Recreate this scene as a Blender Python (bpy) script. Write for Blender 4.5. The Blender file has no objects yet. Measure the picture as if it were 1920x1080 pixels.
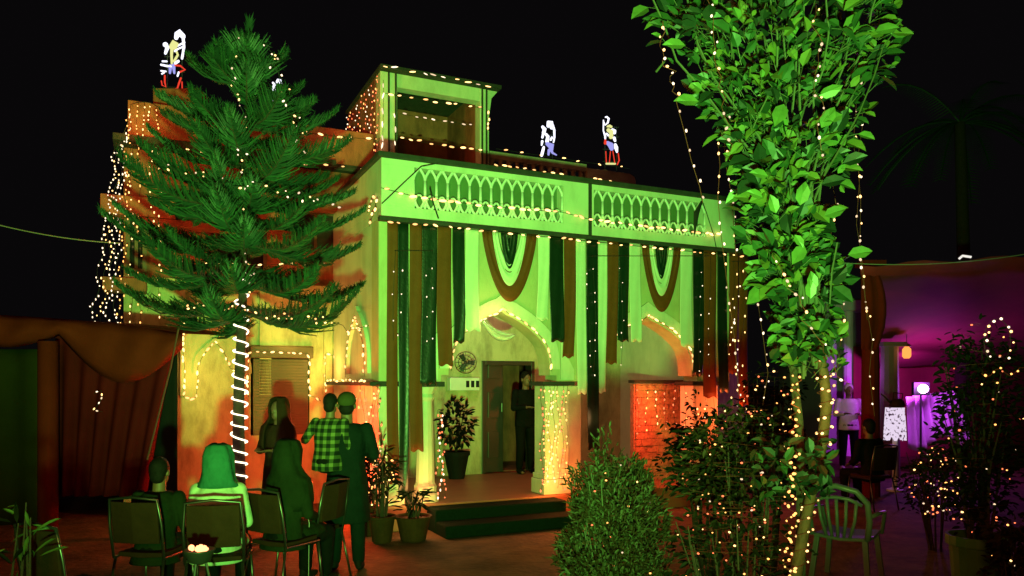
import bpy, bmesh, math, random
from mathutils import Vector, Matrix, Euler, noise
random.seed(7)
R = math.radians
S = bpy.context.scene
C = S.collection
# ------------------------------------------------------------------ camera, sky, exposure, main lights
F = 1440.0; CX = 960.0; HY = 715.0; CH = 1.8
cd = bpy.data.cameras.new('camera'); cam = bpy.data.objects.new('camera', cd); C.objects.link(cam)
cam.location = (0, 0, CH); cam.rotation_euler = (R(90), 0, 0)
cd.sensor_width = 36; cd.lens = 36 * F / 1920; cd.shift_y = (HY - 540) / 1920
cd.clip_start = 0.05; cd.clip_end = 600
S.camera = cam
w = bpy.data.worlds.new('World'); S.world = w; w.use_nodes = True
nt = w.node_tree; bg = nt.nodes['Background']
bg.inputs[0].default_value = (0.42, 0.36, 0.42, 1); bg.inputs[1].default_value = 0.006
S.view_settings.view_transform = 'Standard'; S.view_settings.look = 'None'
S.view_settings.exposure = 0; S.view_settings.gamma = 1
S.render.engine = 'CYCLES'
try:
    S.cycles.sample_clamp_indirect = 3.0
    S.cycles.max_bounces = 5
except Exception: pass

def lamp(name, loc, energy, col, size=0.06, kind='POINT', target=None, angle=100, blend=0.4):
    l = bpy.data.lights.new(name, kind); l.energy = energy; l.color = col
    l.shadow_soft_size = size
    o = bpy.data.objects.new(name, l); C.objects.link(o); o.location = loc
    if kind == 'SPOT':
        l.spot_size = R(angle); l.spot_blend = blend
        o.rotation_euler = (Vector(target) - Vector(loc)).to_track_quat('-Z', 'Y').to_euler()
    return o
GREEN = (0.25, 1.0, 0.13); ORANGE = (1.0, 0.30, 0.07); RED = (1.0, 0.10, 0.03); WARM = (1.0, 0.62, 0.22)
lamp('green_floodlight', (0.0, -0.7, 0.9), 8800, GREEN, 0.10, 'SPOT', (-0.9, 9.5, 6.9), 91, 1.0)
lamp('orange_floodlight', (-0.9, -2.2, 3.0), 500, ORANGE, 0.5, 'SPOT', (-2.6, 10, 3.0), 100, 0.7)

lamp('left_orange_fill', (-6.2, 6.2, 4.6), 300, (1.0, .16, .04), 0.3, 'SPOT', (-4.0, 10.6, 5.4), 78, 0.7)  # added lamp, reddens the upper-left wall
# ------------------------------------------------------------------ facade frame
O = Vector((-1.593, 9.175)); UX = Vector((0.9037, 0.4281)); VX = Vector((-0.4281, 0.9037))
RZ = math.atan2(UX.y, UX.x)
def W3(u, v, z): p = O + UX * u + VX * v; return Vector((p.x, p.y, z))
def uF(px, v=0.0):
    k = (px - CX) / F; B = O + VX * v
    return (k * B.y - B.x) / (UX.x - k * UX.y)
def onF(px, py, v=0.0):
    t = uF(px, v); B = O + VX * v + UX * t
    return Vector((B.x, B.y, CH + (HY - py) / F * B.y))
def hF(px, py, v=0.0): return onF(px, py, v).z
def onS(px, py, u=0.0):
    k = (px - CX) / F; B = O + UX * u
    t = (k * B.y - B.x) / (VX.x - k * VX.y); P = B + VX * t
    return Vector((P.x, P.y, CH + (HY - py) / F * P.y))
def vS(px, u=0.0):
    k = (px - CX) / F; B = O + UX * u
    return (k * B.y - B.x) / (VX.x - k * VX.y)
def at(px, py, Y): return Vector(((px - CX) / F * Y, Y, CH + (HY - py) / F * Y))

# ------------------------------------------------------------------ materials
def mat(name, col, rough=0.7, var=0.25, scale=6.0, bump=0.0, bscale=40.0, metal=0.0, sheen=0.0, col2=None, trans=0.0, spec=0.5, stain=0.0):
    m = bpy.data.materials.new(name); m.use_nodes = True
    n = m.node_tree.nodes; l = m.node_tree.links; b = n['Principled BSDF']
    b.inputs['Roughness'].default_value = rough; b.inputs['Metallic'].default_value = metal
    b.inputs['Specular IOR Level'].default_value = spec
    tc = n.new('ShaderNodeTexCoord')
    nz = n.new('ShaderNodeTexNoise'); nz.inputs['Scale'].default_value = scale; nz.inputs['Detail'].default_value = 6
    nz.inputs['Roughness'].default_value = 0.65
    l.new(tc.outputs['Object'], nz.inputs['Vector'])
    rp = n.new('ShaderNodeValToRGB')
    c2 = col2 or tuple(c * (1 - var) for c in col)
    rp.color_ramp.elements[0].position = 0.32; rp.color_ramp.elements[1].position = 0.68
    rp.color_ramp.elements[0].color = (*c2, 1); rp.color_ramp.elements[1].color = (*col, 1)
    l.new(nz.outputs['Fac'], rp.inputs['Fac']); l.new(rp.outputs['Color'], b.inputs['Base Color'])
    if stain:
        mp = n.new('ShaderNodeMapping'); mp.inputs['Scale'].default_value = (2.2, 2.2, .8); l.new(tc.outputs['Object'], mp.inputs['Vector'])
        n2 = n.new('ShaderNodeTexNoise'); n2.inputs['Scale'].default_value = 1.6; n2.inputs['Detail'].default_value = 7; n2.inputs['Roughness'].default_value = .7; l.new(mp.outputs[0], n2.inputs['Vector'])
        r2 = n.new('ShaderNodeValToRGB'); r2.color_ramp.elements[0].position = .36; r2.color_ramp.elements[1].position = .56
        r2.color_ramp.elements[0].color = (1 - stain, 1 - stain*1.05, 1 - stain*1.1, 1); r2.color_ramp.elements[1].color = (1, 1, 1, 1); l.new(n2.outputs['Fac'], r2.inputs['Fac'])
        mxc = n.new('ShaderNodeMix'); mxc.data_type = 'RGBA'; mxc.blend_type = 'MULTIPLY'; mxc.inputs[0].default_value = 1
        l.new(rp.outputs['Color'], mxc.inputs[6]); l.new(r2.outputs['Color'], mxc.inputs[7]); l.new(mxc.outputs[2], b.inputs['Base Color'])
    if bump:
        nb = n.new('ShaderNodeTexNoise'); nb.inputs['Scale'].default_value = bscale; nb.inputs['Detail'].default_value = 5
        l.new(tc.outputs['Object'], nb.inputs['Vector'])
        bp = n.new('ShaderNodeBump'); bp.inputs['Strength'].default_value = bump; bp.inputs['Distance'].default_value = 0.02
        l.new(nb.outputs['Fac'], bp.inputs['Height']); l.new(bp.outputs['Normal'], b.inputs['Normal'])
    if trans:
        ts = n.new('ShaderNodeBsdfTranslucent'); mx = n.new('ShaderNodeMixShader'); mx.inputs[0].default_value = trans
        l.new(rp.outputs['Color'], ts.inputs['Color']); l.new(b.outputs[0], mx.inputs[1]); l.new(ts.outputs[0], mx.inputs[2])
        l.new(mx.outputs[0], n['Material Output'].inputs['Surface'])
    return m
def emit(name, col, s, sample=False):
    m = bpy.data.materials.new(name); m.use_nodes = True
    n = m.node_tree.nodes; l = m.node_tree.links; n.remove(n['Principled BSDF'])
    e = n.new('ShaderNodeEmission'); e.inputs[0].default_value = (*col, 1); e.inputs[1].default_value = s
    l.new(e.outputs[0], n['Material Output'].inputs['Surface'])
    if not sample: m.cycles.emission_sampling = 'NONE'
    return m
M = dict(
 cream=mat('cream_plaster', (0.58, 0.50, 0.30), 0.85, 0.16, 2.2, 0.25, 60, stain=.4),
 arcade=mat('cream_painted_plaster', (0.50, 0.47, 0.28), 0.75, 0.12, 1.6, 0.15, 50, stain=.2),
 porch=mat('pale_painted_plaster', (0.62, 0.62, 0.50), 0.7, 0.10, 1.6, 0.15, 50, stain=.18),
 terra=mat('ochre_plaster', (0.40, 0.11, 0.065), 0.85, 0.3, 2.5, 0.3, 50, stain=.5),
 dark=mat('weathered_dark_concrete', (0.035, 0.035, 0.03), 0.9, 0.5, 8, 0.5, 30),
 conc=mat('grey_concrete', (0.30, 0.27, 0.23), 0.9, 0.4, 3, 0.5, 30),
 recess=mat('deep_green_panel', (0.10, 0.17, 0.07), 0.8, 0.3, 3, 0.1, 30),
 floor=mat('red_oxide_floor', (0.30, 0.12, 0.07), 0.45, 0.25, 3, 0.05, 20),
 carpet=mat('dark_green_carpet', (0.008, 0.018, 0.011), 0.95, 0.4, 30, 0.6, 200, spec=0.06),
 ground=mat('dusty_brown_earth', (0.17, 0.085, 0.045), 0.8, 0.7, 2.6, 1.0, 16, spec=0.3),
 door=mat('dark_door_paint', (0.035, 0.03, 0.025), 0.4, 0.3, 3),
 brown=mat('brown_shutter', (0.12, 0.075, 0.04), 0.6, 0.3, 4, 0.2, 30),
 bark=mat('brown_bark', (0.045, 0.025, 0.014), 0.9, 0.5, 18, 0.9, 40),
 palebark=mat('pale_green_bark', (0.085, 0.028, 0.012), 0.8, 0.4, 14, 0.7, 30),
 stem=mat('pale_green_stem', (0.04, 0.042, 0.015), 0.7, 0.3, 10),
 pine=mat('pine_needles', (0.013, 0.038, 0.020), 0.6, 0.45, 3, spec=0.3),
 pinelight=mat('young_pine_needles', (0.024, 0.066, 0.028), 0.55, 0.3, 3, spec=0.3),
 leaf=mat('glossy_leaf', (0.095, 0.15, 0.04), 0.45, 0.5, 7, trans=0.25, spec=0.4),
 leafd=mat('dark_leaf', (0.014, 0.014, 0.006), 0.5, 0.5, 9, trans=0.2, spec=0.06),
 leafg=mat('grey_green_foliage', (0.042, 0.026, 0.010), 0.65, 0.45, 9, trans=0.25, spec=0.2),
 saff=mat('saffron_satin', (0.17, 0.045, 0.012), 0.6, 0.25, 5, 0.15, 30, spec=0.15),
 whitec=mat('white_satin', (0.66, 0.66, 0.56), 0.42, 0.12, 5, 0.1, 30, spec=0.4),
 greenc=mat('bottle_green_satin', (0.006, 0.02, 0.011), 0.38, 0.4, 5, 0.2, 30),
 redcloth=mat('maroon_tent_cloth', (0.10, 0.005, 0.007), 0.8, 0.35, 2.0, 0.2, 40, spec=0.06),
 orcloth=mat('faded_orange_tent_cloth', (0.16, 0.015, 0.008), 0.8, 0.3, 2.0, 0.2, 40, spec=0.06),
 olive=mat('olive_tarpaulin', (0.03, 0.03, 0.009), 0.8, 0.3, 2.0, 0.2, 30, spec=0.06),
 black=mat('shade_panel_black', (0.012, 0.012, 0.012), 0.7, 0.3, 3, spec=0.06),  # plain black; on the left tent's panel it stands in for shade
 magcloth=mat('magenta_tent_cloth', (0.26, 0.018, 0.04), 0.85, 0.3, 1.5, 0.2, 30),
 lilac=mat('pale_pleated_cloth', (0.75, 0.55, 0.75), 0.6, 0.2, 4),
 mauvep=mat('mauve_painted_post', (.22, .14, .17), .8, .2, 4),
 chrome=mat('steel_tube', (0.12, 0.12, 0.11), 0.35, 0.2, 10, metal=0.9),
 dmetal=mat('dark_painted_metal', (0.04, 0.045, 0.04), 0.45, 0.3, 10, metal=0.3),
 seatc=mat('brown_upholstery', (0.035, 0.016, 0.008), 0.75, 0.3, 10, 0.2, 60, spec=0.06),
 plastic=mat('pale_moulded_plastic', (0.17, 0.20, 0.17), 0.35, 0.12, 6),
 skin=mat('brown_skin', (0.16, 0.08, 0.045), 0.55, 0.15, 12),
 hair=mat('black_hair', (0.012, 0.010, 0.009), 0.5, 0.4, 40, 0.4, 150, spec=0.06),
 wire=mat('thin_dark_wire', (0.02, 0.02, 0.018), 0.6, 0.2, 10),
 pot=mat('clay_pot', (0.06, 0.026, 0.012), 0.8, 0.35, 8, 0.3, 40, spec=0.06),
 potg=mat('green_plastic_tub', (0.06, 0.20, 0.03), 0.5, 0.3, 4),
 glassd=mat('dark_glass', (0.02, 0.022, 0.025), 0.08, 0.3, 2),
 white=mat('white_enamel', (0.7, 0.7, 0.68), 0.4, 0.1, 6),
)
E = dict(
 warm=emit('warm_bulb', (1.0, 0.58, 0.19), 3.6),
 pale=emit('pale_bulb', (1.0, 0.76, 0.48), 2.6),
 amber=emit('amber_bulb', (1.0, 0.42, 0.10), 3.0),
 warmdim=emit('dim_warm_bulb', (1.0, 0.48, 0.15), 2.2), paledim=emit('dim_pale_bulb', (1.0, 0.7, 0.42), 1.3),
 red=emit('red_bulb', (1.0, 0.20, 0.07), 2.2),
 rope=emit('rope_light', (1.0, 0.84, 0.56), 3.2),
 figw=emit('white_led', (0.85, 0.85, 1.0), 1.8),
 figl=emit('lilac_led', (0.42, 0.42, 1.0), 0.9),
 figy=emit('yellow_led', (0.95, 0.95, 0.35), 0.9),
 figr=emit('red_led', (1.0, 0.06, 0.03), 0.9),
 ember=emit('glowing_embers', (1.0, 0.30, 0.12), 4.0),
 violet=emit('violet_lens', (0.8, 0.35, 1.0), 12.0),
 lampw=emit('lamp_glass', (1.0, 0.9, 0.6), 2.0),
 lwhite=emit('painted_glow_cloth', (0.9, 0.75, 0.95), 0.9),  # brightness of the pedestal cloth put in as emission, not a lamp
)

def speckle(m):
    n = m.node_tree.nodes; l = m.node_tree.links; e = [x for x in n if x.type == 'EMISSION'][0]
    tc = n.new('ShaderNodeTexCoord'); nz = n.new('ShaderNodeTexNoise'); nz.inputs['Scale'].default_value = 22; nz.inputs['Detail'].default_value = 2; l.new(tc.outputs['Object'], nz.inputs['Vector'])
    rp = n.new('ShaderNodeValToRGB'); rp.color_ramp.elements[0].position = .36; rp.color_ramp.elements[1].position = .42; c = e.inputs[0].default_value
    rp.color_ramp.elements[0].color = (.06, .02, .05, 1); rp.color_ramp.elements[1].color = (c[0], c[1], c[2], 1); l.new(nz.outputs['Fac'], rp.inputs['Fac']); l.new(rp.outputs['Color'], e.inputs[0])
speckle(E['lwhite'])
# ------------------------------------------------------------------ mesh builder
INV = {}
class MB:
    def __init__(s): s.v = []; s.f = []; s.m = []; s.cur = 0
    def add(s, vs, fs):
        k = len(s.v); s.v += [tuple(p) for p in vs]
        for f in fs: s.f.append([i + k for i in f]); s.m.append(s.cur)
    def box(s, a, b):
        x0, y0, z0 = a; x1, y1, z1 = b
        s.add([(x0,y0,z0),(x1,y0,z0),(x1,y1,z0),(x0,y1,z0),(x0,y0,z1),(x1,y0,z1),(x1,y1,z1),(x0,y1,z1)],
              [(0,3,2,1),(4,5,6,7),(0,1,5,4),(1,2,6,5),(2,3,7,6),(3,0,4,7)])
    def loft(s, rings, close=True, cap=True):
        n = len(rings[0]); vs = [p for r in rings for p in r]; fs = []
        for i in range(len(rings) - 1):
            for j in range(n if close else n - 1):
                a = i*n + j; b = i*n + (j+1) % n; fs.append((a, b, b+n, a+n))
        if cap and close: fs.append(tuple(range(n))[::-1]); fs.append(tuple(range((len(rings)-1)*n, len(rings)*n)))
        s.add(vs, fs)
    def tube(s, pts, r, n=6, cap=True):
        pts = [Vector(p) for p in pts]
        rs = r if isinstance(r, (list, tuple)) else [r] * len(pts)
        rings = []; up = None
        for i, p in enumerate(pts):
            d = (pts[min(i+1, len(pts)-1)] - pts[max(i-1, 0)])
            if d.length < 1e-9: d = Vector((0, 0, 1))
            d.normalize()
            if up is None: up = Vector((0,0,1)) if abs(d.z) < 0.9 else Vector((1,0,0))
            a = d.cross(up)
            if a.length < 1e-6: a = d.orthogonal()
            a.normalize(); b = a.cross(d).normalized(); up = b
            rings.append([p + a*math.cos(t)*rs[i] + b*math.sin(t)*rs[i] for t in [2*math.pi*k/n for k in range(n)]])
        s.loft(rings, True, cap)
    def ell(s, c, rad, nu=10, nv=7, rot=None):
        c = Vector(c); rings = []
        for i in range(nv + 1):
            t = math.pi * i / nv; t = min(max(t, 0.02), math.pi - 0.02)
            ring = []
            for j in range(nu):
                f = 2*math.pi*j/nu
                p = Vector((rad[0]*math.sin(t)*math.cos(f), rad[1]*math.sin(t)*math.sin(f), -rad[2]*math.cos(t)))
                if rot: p = rot @ p
                ring.append(c + p)
            rings.append(ring)
        s.loft(rings)
    def prism(s, poly, y0, y1, axis='y'):
        # poly in (x,z); extruded along y (axis y) ; axis 'x': poly in (y,z) extruded along x
        n = len(poly)
        if axis == 'y': vs = [(p[0], y0, p[1]) for p in poly] + [(p[0], y1, p[1]) for p in poly]
        elif axis == 'x': vs = [(y0, p[0], p[1]) for p in poly] + [(y1, p[0], p[1]) for p in poly]
        else: vs = [(p[0], p[1], y0) for p in poly] + [(p[0], p[1], y1) for p in poly]
        fs = [tuple(range(n)), tuple(range(2*n-1, n-1, -1))] + [(i, i+n, (i+1) % n + n, (i+1) % n) for i in range(n)]
        s.add(vs, fs)
    def lathe(s, c, prof, n=16):
        c = Vector(c)
        s.loft([[c + Vector((r*math.cos(2*math.pi*j/n), r*math.sin(2*math.pi*j/n), z)) for j in range(n)] for r, z in prof])
    def build(s, name, mats, parent=None, world=False, smooth=False, bevel=0.0, fix=True):
        me = bpy.data.meshes.new(name); vs = s.v
        if world and parent is not None:
            iv = INV[root(parent).name]; vs = [tuple(iv @ Vector(p)) for p in vs]
        me.from_pydata(vs, [], s.f)
        if not isinstance(mats, (list, tuple)): mats = [mats]
        for m in mats: me.materials.append(m)
        for i, p in enumerate(me.polygons):
            p.material_index = s.m[i]; p.use_smooth = smooth
        if fix:
            bm = bmesh.new(); bm.from_mesh(me); bmesh.ops.recalc_face_normals(bm, faces=bm.faces); bm.to_mesh(me); bm.free()
        me.update()
        o = bpy.data.objects.new(name, me); C.objects.link(o)
        if parent is not None: o.parent = parent
        if bevel:
            md = o.modifiers.new('bevel', 'BEVEL'); md.width = bevel; md.segments = 2; md.limit_method = 'ANGLE'; md.angle_limit = R(40)
        return o
def root(o):
    while o.parent is not None: o = o.parent
    return o
def tag(o, label=None, cat=None, group=None, kind=None):
    if label: o['label'] = label
    if cat: o['category'] = cat
    if group: o['group'] = group
    if kind: o['kind'] = kind
    return o
def thing(name, label, cat, loc=(0,0,0), rz=0, group=None):
    o = bpy.data.objects.new(name, None); C.objects.link(o); o.empty_display_size = 0.1
    o.location = loc; o.rotation_euler = (0, 0, rz); tag(o, label, cat, group)
    INV[o.name] = Matrix.LocRotScale(Vector(loc), Euler((0,0,rz)), None).inverted()
    return o
def copy_tree(o, parent=None):
    c = o.copy(); C.objects.link(c)
    if parent is not None: c.parent = parent
    for ch in [x for x in C.objects if x.parent == o]: copy_tree(ch, c)
    return c
def remesh(mb, name, m, parent, voxel=0.008, smooth_it=3, world=False):
    o = mb.build(name + '_tmp', m, None)
    md = o.modifiers.new('r', 'REMESH'); md.mode = 'VOXEL'; md.voxel_size = voxel
    sm = o.modifiers.new('s', 'SMOOTH'); sm.iterations = smooth_it; sm.factor = 0.5
    dg = bpy.context.evaluated_depsgraph_get(); me = bpy.data.meshes.new_from_object(o.evaluated_get(dg))
    if len(me.polygons) == 0: me = o.data.copy()
    old = o.data; bpy.data.objects.remove(o); me.name = name
    if world and parent is not None: me.transform(INV[root(parent).name])
    for p in me.polygons: p.use_smooth = True
    me.materials.clear(); me.materials.append(m)
    r = bpy.data.objects.new(name, me); C.objects.link(r)
    if parent is not None: r.parent = parent
    return r
def catenary(a, b, sag, n=14):
    a = Vector(a); b = Vector(b)
    return [a.lerp(b, i/n) - Vector((0, 0, sag * 4 * (i/n) * (1 - i/n))) for i in range(n + 1)]

# ------------------------------------------------------------------ bulbs
BULB = {}
def bulb_mesh(kind, r=0.013, l=0.022):
    key = (kind, round(r, 4), round(l, 4))
    if key not in BULB:
        mb = MB(); mb.ell((0,0,0), (r, r, l), 8, 5); o = mb.build('bulb', E[kind], smooth=True)
        BULB[key] = o.data; bpy.data.objects.remove(o)
    return BULB[key]
def resample(pts, step, jit=0.0):
    pts = [Vector(p) for p in pts]; out = []; need = step * 0.5
    for a, b in zip(pts[:-1], pts[1:]):
        L = (b - a).length
        if L < 1e-6: continue
        d = 0
        while L - d >= need:
            d += need; out.append((a.lerp(b, min(d / L, 1)), (b - a).normalized())); need = step * (1 + random.uniform(-jit, jit))
        need -= (L - d)
    return out
def string(pts, step, label, kind='warm', r=0.013, l=0.024, jit=0.38, cat='string lights', group=None, wire=0.003, off=0.012, wiremat='wire'):
    pts = [Vector(p) for p in pts]
    t = thing('string_lights', label, cat, pts[0], 0, group)
    mb = MB(); mb.tube(pts, wire, 4); mb.build('wire', M[wiremat], t, world=True)
    sp = resample(pts, step, jit)
    ks = {'mix': ['amber', 'red', 'red', 'warm', 'amber', 'paledim'], 'warm': ['warm', 'warm', 'warmdim'], 'pale': ['pale', 'paledim', 'warm']}.get(kind, [kind])
    meshes = [bulb_mesh(kd, r*f_, l*f_) for kd in ks for f_ in (.75, 1.0, 1.15)]
    for p, d in sp[:100]:
        o = bpy.data.objects.new('bulb', random.choice(meshes)); C.objects.link(o); o.parent = t
        dd = (d + Vector([random.uniform(-.25, .25) for _ in range(3)])).normalized()
        o.location = p - pts[0] + Vector((random.uniform(-off, off), -off, random.uniform(-off, off)))
        o.rotation_euler = dd.to_track_quat('Z', 'Y').to_euler()
    if len(sp) > 100:
        mb = MB()
        for p, d in sp[100:]: mb.ell(p + Vector((random.uniform(-off, off), -off, random.uniform(-off, off))), (r*1.2,)*3, 6, 4)
        tag(mb.build('remaining_bulbs', E[ks[0]], t, world=True, smooth=True), kind='stuff')
    return t
def curtain(tops, drops, step, label, kind='pale', r=0.012, jx=0.02, kinds=None, wiremat='wire', group=None):
    """a light curtain: header wire and hanging strands, each strand a part"""
    t = thing('light_curtain', label, 'light curtain', tops[0], 0, group)
    mb = MB(); mb.tube(tops, 0.004, 4); mb.build('header_wire', M[wiremat], t, world=True)
    for i, (p, d) in enumerate(zip(tops, drops)):
        d = Vector(d); n = max(2, int(d.length / step)); pts = []
        ph = random.random() * 6
        for k in range(n + 1):
            q = Vector(p) + d * (k / n) + Vector((math.sin(ph + k*0.7)*jx, -0.01, 0)); pts.append(q)
        mb = MB(); mb.tube(pts, 0.0025, 3); mb.cur = 1
        for q in pts[1:]:
            if random.random() < 0.12: continue
            mb.ell(q + Vector((random.uniform(-jx, jx), -0.01, random.uniform(-.3, .3)*step)), (r*random.uniform(.7, 1.2), r, r*random.uniform(.8, 1.9)), 6, 4)
        kk = kinds[i % len(kinds)] if kinds else kind
        mb.build('strand', [M[wiremat], E[kk]], t, world=True, smooth=True)
    return t

# ================================================================== SETTING
mb = MB()
N = 40
mb.add([(-150, -30, 0), (150, -30, 0), (150, 300, 0), (-150, 300, 0)], [(0, 1, 2, 3)])
tag(mb.build('ground', M['ground']), kind='structure')

# ================================================================== HOUSE
H = thing('house', 'house with a green-lit arched porch, latticed balcony parapet and boxy rooftop room', 'house', (O.x, O.y, 0), RZ)
PW = uF(1367)                      # porch width
PT = 4.505; PB = 3.745; CAPH = 1.80; FL = 0.30; BV = 2.5
def arch_pts(u1, u2, base, apex, n=12):
    h = (u2 - u1) / 2; rise = apex - base; c = (u1 + u2) / 2
    pr_ = [(1, 0), (.992, .15), (.965, .30), (.91, .44), (.84, .53), (.745, .62), (.62, .715), (.49, .80), (.36, .87), (.23, .935), (.11, .975), (0, 1.05)]
    left = [(c - x*h, base + z*rise) for x, z in pr_]
    return left + [(2*c - x, z) for x, z in reversed(left[:-1])]
a0 = (uF(752), uF(786)); a1 = (uF(841), uF(1031)); a2 = (uF(1122), uF(1297))
APX = 2.67
# front wall of porch with arches
poly = [(0, CAPH)]
poly += [(a0[0], CAPH)] + arch_pts(*a0, CAPH + 0.02, 2.3)[0:] + [(a0[1], CAPH)]
poly += [(a1[0]-0.1, CAPH), (a1[0]-0.1, CAPH+0.08)] + [(a1[0], CAPH + 0.08)] + arch_pts(*a1, CAPH + 0.12, APX) + [(a1[1], CAPH + 0.08), (a1[1]+0.1, CAPH+0.08), (a1[1] + 0.1, CAPH)]
poly += [(a2[0]-0.06, CAPH), (a2[0]-0.06, CAPH+0.08), (a2[0], CAPH + 0.08)] + arch_pts(*a2, CAPH + 0.12, APX) + [(a2[1], CAPH + 0.08), (a2[1]+0.1, CAPH+0.08), (a2[1] + 0.1, CAPH)]
poly += [(PW, CAPH), (PW, PB), (0, PB)]
mb = MB(); mb.prism(poly, 0.0, 0.32)
mb.build('arcade_wall', M['arcade'], H)
# raised archivolts following arches
for (u1, u2) in (a1, a2):
    mb = MB(); inner = arch_pts(u1, u2, CAPH + 0.16, APX + 0.03); outer = arch_pts(u1 - 0.13, u2 + 0.13, CAPH + 0.16, APX + 0.20)
    inner = [(x, z + 0.0) for x, z in inner]
    ring = inner + outer[::-1]
    mb.prism(ring, -0.045, -0.002); mb.build('archivolt', M['porch'], H)
    # curved stepped shoulder mouldings
    for s_, ux in ((-1, u1 - 0.15), (1, u2 + 0.15)):
        mb = MB(); pts = [(ux, CAPH + 0.02), (ux + s_*0.20, CAPH + 0.02), (ux + s_*0.20, CAPH + 0.16), (ux + s_*0.12, CAPH + 0.30), (ux + s_*0.08, CAPH + 0.5), (ux, CAPH + 0.62)]
        mb.prism(pts, -0.03, -0.002); mb.build('shoulder_moulding', M['porch'], H)
# porch side wall (left) and right, ceiling, floor
mb = MB(); mb.box((0.0, 0.322, FL), (0.28, BV - 0.002, PB)); mb.build('side_wall', M['porch'], H)
mb = MB(); mb.box((PW - 0.28, 0.322, CAPH), (PW, BV - 0.002, PB)); mb.build('side_wall', M['porch'], H)
mb = MB(); mb.box((PW - 0.28, 1.6, FL), (PW-0.002, BV - 0.002, CAPH-0.002)); mb.build('pier', M['porch'], H)
mb = MB(); mb.box((0.0, -0.10, PB + 0.004), (PW, BV - 0.002, PB + 0.12)); mb.build('porch_roof', M['porch'], H)
mb = MB(); mb.box((-0.05, -0.08, 0.0), (PW + 0.1, BV - 0.002, FL)); mb.build('porch_floor', M['floor'], H, bevel=0.01)
# steps in front of the first bay
s0, s1 = uF(822, -0.5), uF(1050, -0.5)
mb = MB(); mb.box((s0, -0.40, 0.0), (s1 + .15, -0.082, FL - 0.02)); mb.build('step', M['carpet'], H, bevel=0.015)
mb = MB(); mb.box((s0, -0.75, 0.0), (s1 + .15, -0.402, 0.145)); mb.build('step', M['carpet'], H, bevel=0.015)
# columns: square corner pier, turned column, wide centre pier, right pier
def pier(u1, u2, v1, v2, nm='column', plinth=True, m='porch'):
    mb = MB(); mb.box((u1, v1, FL + 0.004), (u2, v2, CAPH - 0.06)); c = mb.build(nm, M[m], H, bevel=0.01)
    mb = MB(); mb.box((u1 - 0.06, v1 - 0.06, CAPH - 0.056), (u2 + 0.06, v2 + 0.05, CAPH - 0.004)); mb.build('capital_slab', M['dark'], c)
    if plinth:
        mb = MB(); mb.box((u1 - 0.035, v1 - 0.035, FL + 0.004), (u2 + 0.035, v2 + 0.03, FL + 0.20))
        mb.box((u1 - 0.018, v1 - 0.018, FL + 0.203), (u2 + 0.018, v2 + 0.018, FL + 0.27)); mb.build('plinth', M[m], c, bevel=0.008)
    return c
pier(0.0, uF(752), 0.0, 0.31)
pier(uF(1022), uF(1066), 0.0, 0.31)
pier(uF(1300), uF(1346), 0.0, 0.31)
mb = MB(); mb.box((uF(1070), 0.12, FL+0.004), (uF(1098), 0.30, CAPH-0.06)); mb.build('half_pier', M['porch'], H, bevel=0.01)
cu = (uF(788) + uF(822)) / 2; prof = [(0.17, FL + .004), (0.17, FL + .09), (0.14, FL + .12), (0.145, FL + .2), (0.12, FL + .24), (0.105, FL + .8), (0.088, CAPH - .25), (0.12, CAPH - .2), (0.10, CAPH - .16), (0.15, CAPH - .07)]
mb = MB(); mb.lathe((cu, 0.16, 0), prof, 12); col = mb.build('turned_column', M['porch'], H)
mb = MB(); mb.box((cu - 0.19, -0.03, CAPH - 0.066), (cu + 0.19, 0.33, CAPH - 0.004)); mb.build('capital_slab', M['dark'], col)
# ledge round the porch corner
mb = MB(); mb.box((-0.13, -0.09, CAPH - 0.052), (-0.002, BV - 0.1, CAPH - 0.008)); mb.build('side_ledge', M['dark'], H)
# side niche arch
v1, v2 = vS(692), vS(656)
pl = arch_pts(v1, v2, CAPH + 0.10, 2.62); pl2 = arch_pts(v1 - 0.1, v2 + 0.1, CAPH + 0.10, 2.74)
mb = MB(); mb.prism(pl + pl2[::-1], -0.05, -0.002, 'x'); mb.build('niche_moulding', M['porch'], H)
# balcony parapet
mb = MB()
lat = [(uF(776, -.1), uF(1055, -.1), 14), (uF(1112, -.1), uF(1322, -.1), 12)]
z0, z1 = PB + 0.14, PT - 0.13
zb, zt = PB + 0.122, PT - 0.06
VP0, VP1 = -0.12, 0.06
mb.box((0, VP0, PB - 0.01 + 0.012), (PW, VP1, z0)); mb.box((0, VP0, z1), (PW, VP1, zt))
xs = [0, lat[0][0], lat[0][1], lat[1][0], lat[1][1], PW]
for i in (0, 2, 4): mb.box((xs[i], VP0, z0 + .0005), (xs[i+1], VP1, z1 - .0005))
pp = mb.build('balcony_parapet', M['porch'], H)
mb = MB(); mb.box((0.0, VP1 + 0.002, PB + 0.124), (0.14, BV - .01, zt)); mb.build('side_parapet', M['porch'], H)
mb = MB(); mb.box((PW - 0.14, VP1 + 0.002, PB + 0.124), (PW, BV - .01, zt)); mb.build('side_parapet', M['porch'], H)
mb = MB(); mb.box((-0.05, VP0 - 0.06, zt + .002), (PW + 0.05, VP1 + 0.05, PT)); mb.box((-0.05, VP1+0.052, zt+.002), (0.2, BV-.01, PT-.002)); mb.build('parapet_coping', M['dark'], H, bevel=0.006)
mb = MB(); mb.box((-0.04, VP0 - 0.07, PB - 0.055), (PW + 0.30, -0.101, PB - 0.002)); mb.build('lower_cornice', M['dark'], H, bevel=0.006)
mb = MB(); mb.box((uF(1103,-.12), VP0 - 0.012, PB + .01), (uF(1109,-.12), VP0 - .002, zt - .001)); mb.build('drain_pipe', M['dark'], H)
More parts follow.
